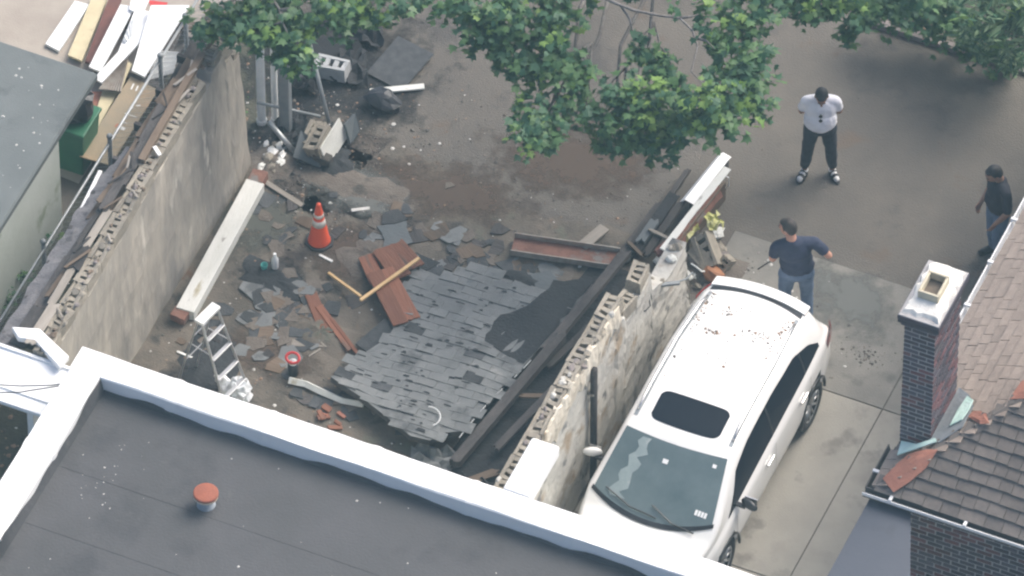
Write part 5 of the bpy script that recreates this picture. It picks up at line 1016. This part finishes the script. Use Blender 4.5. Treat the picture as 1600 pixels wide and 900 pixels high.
# crumbs everywhere
def g_floor():
    if random.random() < .35: return (random.gauss(-3.0,.6), random.gauss(.9,.6), .013)
    return (rnd(-3.7,1.5), rnd(-4.5,2.8), .011)
grit('floor_crumbs', 3200, g_floor, .006, .022, ['grit_light','grit_dark','grit_brown','rubble_dust'], 'small crumbs and chips strewn over the garage floor', 'crumbs', (.10,.45,.15,.3))
def g_rub(): return (2.5+abs(random.gauss(0,.5)), .9+random.gauss(0,.45), .026)
grit('driveway_crumbs', 260, g_rub, .008, .03, ['grit_light','rubble_mauve','grit_dark'], 'rubble crumbs on the driveway around the man in the navy tee', 'crumbs')
def g_yard():
    if random.random() < .3: return (4.45+random.gauss(0,.14), .75+random.gauss(0,.09), .026)
    if random.random() < .4: return (rnd(2.2,5.8), rnd(.2,1.9), .026)
    return (rnd(1.2,5.5), rnd(2.1,5), .003)
grit('yard_crumbs', 240, g_yard, .006, .020, ['rubble_dust','grit_dark'], 'leaf bits and chips on the yard between the men', 'crumbs', (.35,.65))

# ================================================================== left alley: eave remains, fence, lumber
EV = thing('eave_remains', 'charred eave boards and shingle strip hanging outside the left garage wall', 'eave', (-4.2,-2.5,0))
y = -5.2
while y < .1:
    L = rnd(.28,.75); z = 2.61+rnd(-.01,.012); x = -4.03+lean(y,2.5)-.06+rnd(-.03,.03)
    if random.random() < .82: plank('sheathing_board', (x,y,z), (x+rnd(-.04,.04),y+L-.03,z+rnd(-.02,.03)), rnd(.10,.20), .022, random.choice(['wood_brown','wood_charred','wood_brown','wood_charred','wood_grey']), parent=EV, jag=.07)
    if random.random() < .5: plank('sheathing_board', (x-.12,y+.1,z-.05), (x-.12+rnd(-.05,.05),y+L*1.1,z-.06+rnd(-.03,.03)), rnd(.05,.10), .02, random.choice(['wood_brown','wood_charred']), parent=EV, jag=.06)
    y += L
for k in range(14):
    y = rnd(-5.1,0); plank('splintered_lath', (-4.15+rnd(-.1,.12),y,2.64), (-4.12+rnd(-.15,.15),y+rnd(.1,.35),2.66+rnd(0,.05)), rnd(.02,.04), .015, random.choice(['wood_grey','wood_brown','wood_charred']), parent=EV, jag=.03)
y = -5.2
while y < -.6:
    L = rnd(.6,1.1); z = 2.44+rnd(-.03,.03)
    plank('lower_board', (-4.22+rnd(-.02,.02),y,z), (-4.22+rnd(-.03,.03),y+L-.05,z+rnd(-.04,.04)), rnd(.16,.24), .025, random.choice(['wood_charred','wood_brown','wood_charred']), parent=EV, jag=.05); y += L
b = MB(); N = 40; vs = []
for i in range(N+1):
    y = -5.3+3.6*i/N; w0 = .0 if i < 34 else (i-34)*.018
    vs += [(-4.52+.02*math.sin(i*.9)+rnd(-.012,.012)+w0, y, 2.33+rnd(-.012,.012)), (-4.42, y, 2.36+rnd(-.012,.012)), (-4.32+rnd(-.01,.01), y, 2.38+rnd(-.012,.015)), (-4.25+rnd(-.03,.02)-w0*.5, y, 2.41+rnd(-.01,.015))]
b.add(vs, [(i*4+k,i*4+k+1,(i+1)*4+k+1,(i+1)*4+k) for i in range(N) for k in range(3)]); o = b.build('roll_roofing', 'shingle_mauve'); md = o.modifiers.new('s','SOLIDIFY'); md.thickness = .012; child_world(o, EV)
plank('hanging_board', (-4.38,-1.7,2.1), (-4.45,.35,2.15), .14, .03, 'wood_charred', parent=EV, jag=.08); plank('hanging_board', (-4.22,-1.5,2.25), (-4.3,.2,2.2), .12, .03, 'wood_charred', parent=EV, jag=.08)
for y in np.arange(-5.0,.1,.62): child_world(MB().bx(-4.5,-3.95,y-.025,y+.025,2.22,2.345).build('rafter_tail', 'wood_charred'), EV)
plank('top_plate', (-4.04,-2.05,2.66), (-4.10,-.15,2.68), .09, .08, 'wood_brown', 'brown timber lying along the top of the left wall, far half', 'timber')
plank('lath', (-3.986,-1.787,2.660), (-3.867,-1.875,2.640), .05, .02, 'white_paint', 'small white block end sticking out on the left wall top', 'stick')
for k, (a, c) in enumerate((((-3.941,-2.506,2.620),(-3.831,-2.593,2.620)),((-3.912,-3.276,2.620),(-3.812,-3.379,2.620)),((-3.956,-4.589,2.620),(-3.829,-4.711,2.620)))): plank('splinter', a, c, .025, .02, 'wood_grey', 'short pale splinter sticking up along the left wall top', 'splinter', 'splinters on the left wall top')
plank('white_gutter', (-4.394,-3.945,2.330), (-4.550,-2.150,2.330), .05, .05, 'gutter_white', 'narrow white gutter strip along the charred eave', 'gutter')
# chain link fence
FN = thing('chain_link_fence', 'rusty chain link fence with top rail in the narrow left alley', 'fence', (-5.10,-2,0))
child_world(MB().tube([(-5.06,-6,1.2),(-5.10,-1.2,1.2),(-5.13,2.4,1.22)], .021, 8).build('top_rail', 'galv', None, True), FN)
for y in (-4.6,-2.7,-.8,.68,1.42): child_world(MB().tube([(-5.10,y,0),(-5.10,y,1.32)], .03, 10).build('post', 'steel_grey', None, True), FN); child_world(MB().ell((-5.10,y,1.33), (.042,.042,.035)).build('post_cap', 'steel_grey', None, True), FN)
wm = MB()
for k in range(90):
    y0 = -6+k*.09
    for s_ in (1,-1):
        wm.tube([(-5.09,y0 if s_>0 else y0+1.2,.02),(-5.09,y0+1.2 if s_>0 else y0,1.19)], .0025, 3, cap=False)
o = wm.build('wire_mesh', 'galv'); o['kind'] = 'stuff'; child_world(o, FN)
# green bin with a bag
GB = thing('green_bin', 'green wheeled bin beside the grey shed roof corner', 'bin', (-5.841,-0.283,0.000))
q = MB(); q.box((0,0,.40), (.36,.40,.8), None, 0, (1.28,1.28)); q.build('bin_body', 'bin_green', GB, bevel=.02); q = MB(); q.box((0,0,.815), (.50,.55,.05)); q.build('rim', 'bin_green', GB, bevel=.015)
MB().box((0,.30,.72), (.4,.05,.05)).build('handle', 'bin_green', GB)
for sg_ in (-1,1): MB().tube([(sg_*.17,.24,.10),(sg_*.23,.24,.10)], .10, 14).build('wheel', 'rubber', GB)
o = crumple(V((-5.841,-0.283,0.000))+V((.0,.05,.80)), (.24,.22,.30), 'black_bag', 'bag_black', 71, .15, 12, 9); tag(o, 'black rubbish bag bulging out of the green bin', 'bag')
o = crumple(V((-5.841,-0.283,0.000))+V((-.12,-.16,.84)), (.12,.08,.10), 'red_packet', 'red_plastic', 72, .2, 9, 7); tag(o, 'red packet tucked in front of the black bag in the green bin', 'packet')
sheet('red_sheet', [(-6.127,0.583,0.300),(-5.928,0.671,0.300),(-5.885,0.394,0.300),(-6.010,0.338,0.300)], .03, 'terracotta', 'small reddish panel behind the green bin', 'panel')
# pile of boards beyond the fence
BD = [('white_plank',[(-7.038,1.313,0.060),(-6.830,1.273,0.060),(-6.815,2.146,0.060),(-7.015,2.130,0.060)],.04,'white_vinyl','lone white plank on the beige paving by the grey shed roof'),
 ('cream_board',[(-6.677,1.218,0.100),(-6.472,1.201,0.100),(-6.647,2.362,0.100),(-6.832,2.279,0.100)],.03,'wood_cream','cream board lying between lone white plank and red-brown board'),
 ('oxblood_board',[(-6.405,1.159,0.160),(-6.266,1.185,0.160),(-6.458,2.385,0.160),(-6.606,2.319,0.160)],.04,'wood_oxblood','dark red-brown board in the lumber pile'),
 ('white_plank',[(-6.248,0.953,0.340),(-6.078,0.933,0.340),(-6.157,2.120,0.340),(-6.341,2.074,0.340)],.03,'white_vinyl','white plank next to the dark red-brown board'),
 ('white_plank',[(-6.055,0.706,0.460),(-5.934,0.676,0.460),(-5.666,2.168,0.460),(-5.823,2.159,0.460)],.03,'white_vinyl','white plank lying diagonally across the lumber pile'),
 ('white_sheet',[(-5.652,0.967,0.520),(-5.459,0.934,0.520),(-5.463,2.270,0.520),(-5.906,2.073,0.520)],.03,'white_vinyl','broad white panel on top of the lumber pile by the fence'),
 ('white_plank',[(-6.188,2.017,0.380),(-5.993,1.984,0.380),(-6.039,2.348,0.380),(-6.262,2.250,0.380)],.03,'white_vinyl','short white plank at the top edge of the lumber pile'),
 ('white_sheet',[(-5.977,1.157,0.400),(-5.920,1.564,0.400),(-5.870,2.066,0.400),(-6.115,2.054,0.400)],.03,'white_vinyl','white panel showing between the crossed white planks'),
 ('plywood_sheet',[(-5.675,-0.526,0.420),(-5.260,-0.507,0.420),(-5.253,0.887,0.420),(-5.666,0.953,0.420)],.02,'plywood','long brown plywood sheet with white printed marks beside the fence'),
 ('cream_board',[(-5.764,-0.064,0.340),(-5.706,0.056,0.340),(-5.731,0.707,0.340),(-5.916,0.649,0.340)],.03,'wood_cream','cream board peeking out left of the brown plywood sheet'),
 ('cream_board',[(-5.664,0.685,0.440),(-5.705,0.904,0.440),(-5.724,1.134,0.440),(-5.794,1.150,0.440)],.02,'wood_cream','narrow cream sliver between corrugated panel and plywood')]
for nm, pts, th, m_, lb in BD: sheet(nm, pts, th, m_, lb, 'board' if 'board' in nm else 'sheet' if 'sheet' in nm else 'panel' if 'panel' in nm else 'plank', 'lumber pile beyond the fence')
PLY = [o for o in bpy.data.objects if o.name.startswith('plywood_sheet')][0]
for p, w_, h_, a_, m_ in (((-5.569,0.803,0.423),.02,.10,.5,'white_paint'),((-5.504,0.797,0.423),.018,.09,.5,'white_paint'),((-5.438,0.790,0.423),.016,.10,.5,'white_paint'),((-5.424,0.477,0.423),.05,.02,.2,'white_paint'),((-5.364,0.539,0.423),.05,.02,.9,'white_paint'),((-5.383,0.353,0.423),.16,.010,.4,'white_paint'),((-5.393,0.113,0.423),.09,.05,.4,'white_paint'),((-5.470,0.126,0.423),.03,.06,.3,'terracotta'),((-5.386,0.210,0.423),.05,.012,.4,'white_paint')):
    o = MB().box((0,0,0), (w_,h_,.002), (0,0,a_-.4)).build('printed_mark', m_); o.location = p; child_world(o, PLY)
def corrugated(name, pts, m_, lb, n=9, amp=.012):
    A, B, C_, D_ = [V(p) for p in pts]; vs = []
    for i in range(2*n+1):
        u_ = i/(2*n); h = V((0,0,amp if i%2 else -amp)); vs += [A+(B-A)*u_+h, D_+(C_-D_)*u_+h]
    q = MB().add(vs, [(2*i,2*i+1,2*i+3,2*i+2) for i in range(2*n)]); o = q.build(name, m_); md = o.modifiers.new('s','SOLIDIFY'); md.thickness = .006
    return tag(o, lb, 'panel', 'lumber pile beyond the fence')
corrugated('corrugated_panel', [(-5.940,0.575,0.440),(-5.657,0.652,0.440),(-5.813,1.190,0.440),(-5.853,1.124,0.440)], 'rust_edge', 'grey corrugated panel under the diagonal white plank')
corrugated('corrugated_panel', [(-5.920,1.415,0.430),(-5.945,1.619,0.430),(-6.052,1.883,0.430),(-6.016,1.468,0.430)], 'pvc', 'small grey ribbed piece between the white planks', 4)
corrugated('corrugated_panel', [(-5.567,1.605,0.300),(-5.501,1.086,0.300),(-5.248,1.341,0.300),(-5.337,1.684,0.300)], 'pvc', 'white ribbed panel right of the fence post', 5, .02)
sheet('red_scrap', [(-6.065,2.321,0.300),(-5.824,2.380,0.300),(-5.821,2.260,0.300),(-5.979,2.215,0.300)], .02, 'red_plastic', 'small bright red piece at the top edge of the lumber pile', 'panel')
# supports for the pile: bearers
for k, (a, c) in enumerate((((-5.575,-0.347,0.390),(-5.104,-0.315,0.390)),((-5.597,0.823,0.390),(-5.197,0.823,0.390)),((-6.207,1.069,0.290),(-5.271,1.067,0.290)),((-6.347,2.026,0.290),(-5.453,2.121,0.290)))): plank('bearer', a, c, .1, .28, 'wood_charred', 'dark bearer timber under the lumber pile', 'timber', 'bearers under the lumber pile')
# dark junk between fence and wall
for k in range(14):
    p = V((-5.283,1.648,0.000))+V((rnd(-.35,.25),rnd(-1.2,1.0),rnd(.02,.3))); plank('charred_scrap', p, p+V((rnd(-.15,.15),rnd(-.6,.6),rnd(-.05,.1))), rnd(.08,.3), .04, random.choice(['wood_charred','felt','wood_charred','wood_brown']), 'charred scrap lying in the alley behind the left wall', 'scrap', 'charred scraps in the alley', jag=.05)

# ================================================================== trees and plants
LEAF = [(0,0),(.22,.02),(.48,.10),(.30,.28),(.52,.52),(.22,.50),(.12,.64),(0,1.0),(-.12,.64),(-.22,.50),(-.52,.52),(-.30,.28),(-.48,.10),(-.22,.02)]
LEAF = np.array([(x, y-.35, -.18*abs(x)-.10*max(0,y-.5)**2) for x, y in LEAF]); LF = [(0,1,2,3,4,5,6,7),(0,7,8,9,10,11,12,13)]
NARROW = np.array([(0,-.5,0),(.09,-.2,-.02),(.10,.1,-.03),(0,.5,-.08),(-.10,.1,-.03),(-.09,-.2,-.02)]); NF = [(0,1,2,3),(0,3,4,5)]
rng = np.random.default_rng(11)
class Crown:
    def __init__(s): s.v = []; s.f = []; s.mi = []; s.n = 0
    def leaf(s, p, size, nrm, ang, mi, shape=LEAF, faces=LF):
        z = nrm/np.linalg.norm(nrm); a = np.array([math.cos(ang), math.sin(ang), 0]); y = a-z*a.dot(z); y /= np.linalg.norm(y); x = np.cross(y, z)
        s.v.append(p+size*(shape[:,:1]*x+shape[:,1:2]*y+shape[:,2:]*z)); s.f += [tuple(s.n+i for i in f) for f in faces]; s.mi += [mi]*len(faces); s.n += len(shape)
    def build(s, parent, mats=('leaf_deep','leaf_mid','leaf_young','leaf_pale')):
        me = bpy.data.meshes.new('crown'); me.from_pydata(np.concatenate(s.v).tolist(), [], s.f)
        for m_ in mats: me.materials.append(MATS[m_])
        me.polygons.foreach_set('material_index', s.mi); o = bpy.data.objects.new('crown', me); col.objects.link(o); child_world(o, parent); return o
def clump(cr, c, r, n, young, size=(.08,.16), flat=.45, shape=LEAF, faces=LF, pale=0.0):
    """sprays of leaves round a clump centre: leaves sit on short twigs that fan outwards and droop"""
    c = np.array(c); tw = max(5, int(n*1.75)//9)
    for _ in range(tw):
        d = rng.normal(size=3); d[2] *= flat; d /= np.linalg.norm(d); L = r*(.45+.6*rng.random()); base = c+d*L*.35+rng.normal(size=3)*r*np.array([.18,.18,.12])
        yt = rng.random() < young; mid = rng.random()
        for k in range(9):
            t = (k+1)/9; p = base+d*L*.75*t+np.array([0,0,-.10*r*t*t])+rng.normal(size=3)*.055; q = rng.random()
            mi = 2 if (yt and q < .6) else (3 if q < pale else (1 if q < .25+.55*mid else 0)); nrm = np.array([0,0,1.0])+rng.normal(size=3)*.42+d*.25
            cr.leaf(p, rng.uniform(*size), nrm, math.atan2(d[1],d[0])+rng.normal()*.9, mi, shape, faces)
def limb(parent, pts, r0, r1, name='limb'):
    n = len(pts); q = MB(); rs = [r0+(r1-r0)*i/(n-1) for i in range(n)]; q.tube(pts, rs, 7); return child_world(q.build(name, 'bark', None, True), parent)
def wig(a, b, n=5, amp=.12):
    a, b = V(a), V(b); return [a+(b-a)*i/n+(V((rnd(-1,1),rnd(-1,1),rnd(-1,1)))*amp if 0 < i < n else V((0,0,0))) for i in range(n+1)]
def tree(label, base, h, r, clumps, forks, size=(.08,.16), shape=LEAF, faces=LF, pale=0.0, extra=()):
    T = thing('tree', label, 'tree', base); B = V(base); top = B+V((rnd(-.3,.3),rnd(-.3,.3),h)); limb(T, [B, B+(top-B)*.15+V((.05,0,0)), B+(top-B)*.5+V((.08,-.06,0)), top], r, r*.45, 'trunk'); cr = Crown()
    for k, (c, rad, n, yg) in enumerate(clumps): clump(cr, c, rad, n, yg, size, shape=shape, faces=faces, pale=pale)
    for f in forks:
        s0 = B+(top-B)*rnd(.55,.95); e = V(f); limb(T, wig(s0, e, 6, .16), r*.30, .014)
        near = sorted(clumps, key=lambda c: (V(c[0])-e).length)[1:4]
        for c in near: limb(T, wig(e+(s0-e)*.12, V(c[0]), 4, .06), .016, .005, 'branch')
    for pts in extra: limb(T, pts, .022, .007, 'branch')
    cr.build(T); return T
CB_ = [((-1.348,1.393,3.200),.36,70,.05),((-1.031,1.261,3.100),.40,90,.1),((-0.720,1.431,3.300),.42,90,.15),((-0.723,1.148,3.000),.34,70,.05),((-0.379,1.243,3.000),.40,90,.1),((-0.162,1.429,3.200),.40,90,.2),((-0.074,1.717,3.300),.34,60,.2),((-0.072,1.130,2.900),.34,70,.1),((0.173,1.255,3.000),.30,50,.1),((0.408,1.111,2.900),.32,60,.1),((-0.374,1.038,2.800),.26,34,.05),
 ((-0.061,0.523,2.700),.30,56,.15),((0.246,0.314,2.700),.34,70,.15),((0.304,0.668,2.600),.30,46,.05),((0.175,0.185,2.600),.22,30,.1),((0.577,0.921,2.700),.34,60,.1),((0.906,0.853,2.800),.34,60,.25),((1.128,0.927,3.000),.34,70,.45),((1.413,0.954,3.100),.36,80,.65),((1.612,1.081,3.200),.30,60,.5),((1.263,1.019,2.500),.40,80,.05),((1.529,1.194,2.500),.40,80,.05),((0.968,0.715,2.500),.30,46,.05),((1.405,0.892,2.400),.30,46,.0),
 ((0.934,1.766,3.000),.26,40,.1),((1.126,1.619,3.000),.26,44,.1),((1.475,1.500,3.100),.24,36,.35),((2.011,1.136,3.300),.30,66,.95),((2.222,1.138,3.300),.26,50,.9),((2.194,1.013,3.100),.32,60,.35),((2.415,1.095,3.000),.30,50,.1),((1.883,1.056,2.800),.34,60,.1),((2.030,2.184,3.300),.40,80,.15),((2.311,1.829,3.200),.38,80,.15),((2.335,1.478,3.100),.34,66,.1),((2.542,1.495,3.000),.28,46,.05),((2.077,2.570,3.400),.40,80,.1),((1.646,2.278,3.500),.32,50,.1),((2.350,2.136,3.200),.24,36,.05),((1.942,1.897,3.200),.28,40,.2),((0.144,2.196,3.500),.5,80,.2),((0.927,2.559,3.600),.5,80,.2),((-0.546,2.007,3.500),.6,120,.2),((1.897,3.090,3.500),.6,110,.2)]
tree('big maple tree with lobed green leaves overhanging the middle of the yard', (-.3,6.9,0), 4.2, .20, CB_, [(-1.069,1.344,3.000),(-0.192,1.500,3.000),(0.357,1.130,2.800),(0.942,0.968,2.700),(2.194,2.109,3.100),(1.055,1.687,2.900),(0.117,0.511,2.500)], extra=[[(0.302,1.830,3.700),(0.558,1.831,3.650),(0.806,1.852,3.600),(1.108,1.943,3.550),(1.336,2.048,3.500),(1.546,1.959,3.450),(1.686,1.792,3.400),(1.726,1.582,3.350),(1.746,1.457,3.300),(1.927,1.352,3.300),(2.071,1.255,3.300)],[(1.336,2.048,3.500),(1.456,2.125,3.500),(1.526,2.202,3.500)],[(1.642,1.892,3.420),(1.752,1.915,3.400),(1.871,1.878,3.350)],[(0.629,1.866,3.600),(0.786,1.781,3.500),(0.855,1.703,3.400)]])
CA_ = [((-4.134,0.010,3.000),.24,40,.2),((-3.950,0.178,3.100),.32,60,.3),((-3.662,0.212,3.100),.34,70,.3),((-3.429,0.273,3.200),.34,70,.2),((-3.120,0.161,3.100),.34,80,.3),((-2.891,-0.022,3.000),.26,56,.3),((-3.101,0.020,2.900),.22,34,.2),((-3.460,0.052,3.000),.26,40,.2),((-2.940,0.431,3.200),.34,60,.2),((-2.693,0.650,3.300),.36,70,.2),((-2.436,0.841,3.200),.34,66,.15),((-2.234,0.868,3.100),.24,36,.1),((-2.049,1.130,3.200),.34,50,.05),((-1.743,1.312,3.200),.34,56,.05),((-3.127,0.848,3.400),.5,90,.2),((-3.846,0.529,3.400),.5,90,.2),((-2.337,1.198,3.400),.5,80,.1),((-2.607,0.922,2.800),.22,26,.0)]
tree('smaller maple tree with grey bare twigs over the back left corner', (-4.6,5.6,0), 3.9, .14, CA_, [(-3.218,0.276,3.000),(-3.833,0.295,3.000),(-2.628,0.880,3.100)], extra=[[(-3.509,0.545,3.300),(-3.287,0.363,3.300),(-3.182,0.227,3.250),(-3.016,0.071,3.200)],[(-3.271,0.347,3.300),(-3.109,0.466,3.300),(-2.947,0.448,3.250),(-2.846,0.566,3.200),(-2.734,0.511,3.200)],[(-3.109,0.466,3.300),(-3.096,0.588,3.300)],[(-3.182,0.227,3.250),(-3.290,0.160,3.200)]], pale=.12)
CC_ = [((2.195,3.317,3.000),.32,50,.1),((2.491,3.366,3.000),.32,56,.2),((2.737,3.452,3.000),.28,44,.35),((2.940,3.525,2.900),.22,32,.2),((3.122,3.573,2.700),.20,28,.05),((3.005,3.558,2.500),.16,16,.0),((3.178,3.779,2.800),.28,46,.05),((3.408,3.904,2.800),.30,50,.05),((3.628,4.095,2.800),.30,44,.05),((2.658,3.731,3.200),.5,90,.2),((3.490,4.201,3.100),.5,90,.1)]
tree('slender maple tree whose leaf fringe hangs in above the man in white', (3.0,8.6,0), 3.6, .11, CC_, [(2.651,3.562,2.900),(3.327,4.004,2.700)])
def shrub(label, base, clumps, size, shape, faces, pale, name='shrub'):
    T = thing(name, label, 'shrub', base); cr = Crown()
    for c, rad, n, yg in clumps: clump(cr, c, rad, n, yg, size, .7, shape, faces, pale)
    for c, rad, n, yg in clumps: limb(T, wig(V(base)+V((rnd(-.05,.05),rnd(-.05,.05),0)), V(c), 4, .04), .018, .006, 'stem')
    cr.build(T); return T
shrub('pale narrow leaved shrub in the planting bed at the top right corner', (4.196,6.327,0.000), [((4.092,5.374,1.500),.35,90,.1),((4.358,5.474,1.400),.36,100,.2),((4.477,5.586,1.600),.36,100,.3),((4.580,5.476,1.200),.32,80,.15),((4.255,5.454,0.900),.30,60,.0),((4.456,5.628,0.600),.28,60,.0),((3.900,5.475,0.900),.26,40,0),((4.069,5.519,1.700),.4,80,.1)], (.13,.24), NARROW, NF, .40)
shrub('dark green low bush at the back edge of the yard near the edging', (2.917,6.242,0.000), [((2.849,5.508,0.700),.34,70,.0),((3.101,5.735,0.800),.36,80,.0),((3.408,5.835,0.800),.34,70,.0),((3.343,5.813,0.400),.26,40,.0),((2.553,5.597,0.600),.26,40,0)], (.08,.14), LEAF, LF, .0)
shrub('bluish green bush behind the pale shrub stems at top right', (3.719,5.996,0.000), [((3.640,5.731,0.350),.24,40,.0),((3.924,5.677,0.350),.26,44,.0),((4.220,5.703,0.300),.24,40,.0),((3.606,5.784,0.700),.3,60,.0)], (.08,.14), LEAF, LF, .0)
shrub('small green weed clump growing against the white shed wall', (-5.726,-1.635,0.000), [((-5.718,-1.772,0.350),.17,46,.4),((-5.607,-1.754,0.250),.15,36,.4),((-5.768,-1.895,0.250),.15,30,.2)], (.05,.09), LEAF, LF, .0, 'weed_clump')
shrub('low weed clump by the fence near the lower left', (-5.568,-2.698,0.000), [((-5.555,-2.518,0.300),.16,30,.1),((-5.503,-2.954,0.300),.16,30,.1)], (.05,.08), LEAF, LF, .0, 'weed_clump')
# fallen leaves in the alley and bed
grit('leaf_litter', 900, lambda: (rnd(-5.45,-4.1), rnd(-6,2.2), .009), .012, .03, ['grit_brown','grit_dark','weed','grit_light'], 'leaf litter and weeds along the left alley floor', 'leaf litter', (.4,.35,.15,.1))
grit('bed_litter', 500, lambda: (rnd(2.5,6), rnd(6.0,8), .013), .015, .04, ['grit_brown','grit_dark','weed'], 'fallen leaves covering the planting bed soil', 'leaf litter')

# ================================================================== the hazy air between the camera and the ground
hz = bpy.data.materials.new('haze'); hz.use_nodes = True; n = hz.node_tree.nodes; n.remove(n['Principled BSDF']); pv = n.new('ShaderNodeVolumePrincipled'); pv.inputs['Color'].default_value = (.50,.79,.92,1); pv.inputs['Density'].default_value = .00066; pv.inputs['Anisotropy'].default_value = .0
hz.node_tree.links.new(pv.outputs[0], n['Material Output'].inputs['Volume']); MATS['haze'] = hz
tag(MB().bx(-125,125,-125,125,-1,103).build('haze', 'haze'), 'thin pale blue haze filling the air', 'haze', kind='stuff')
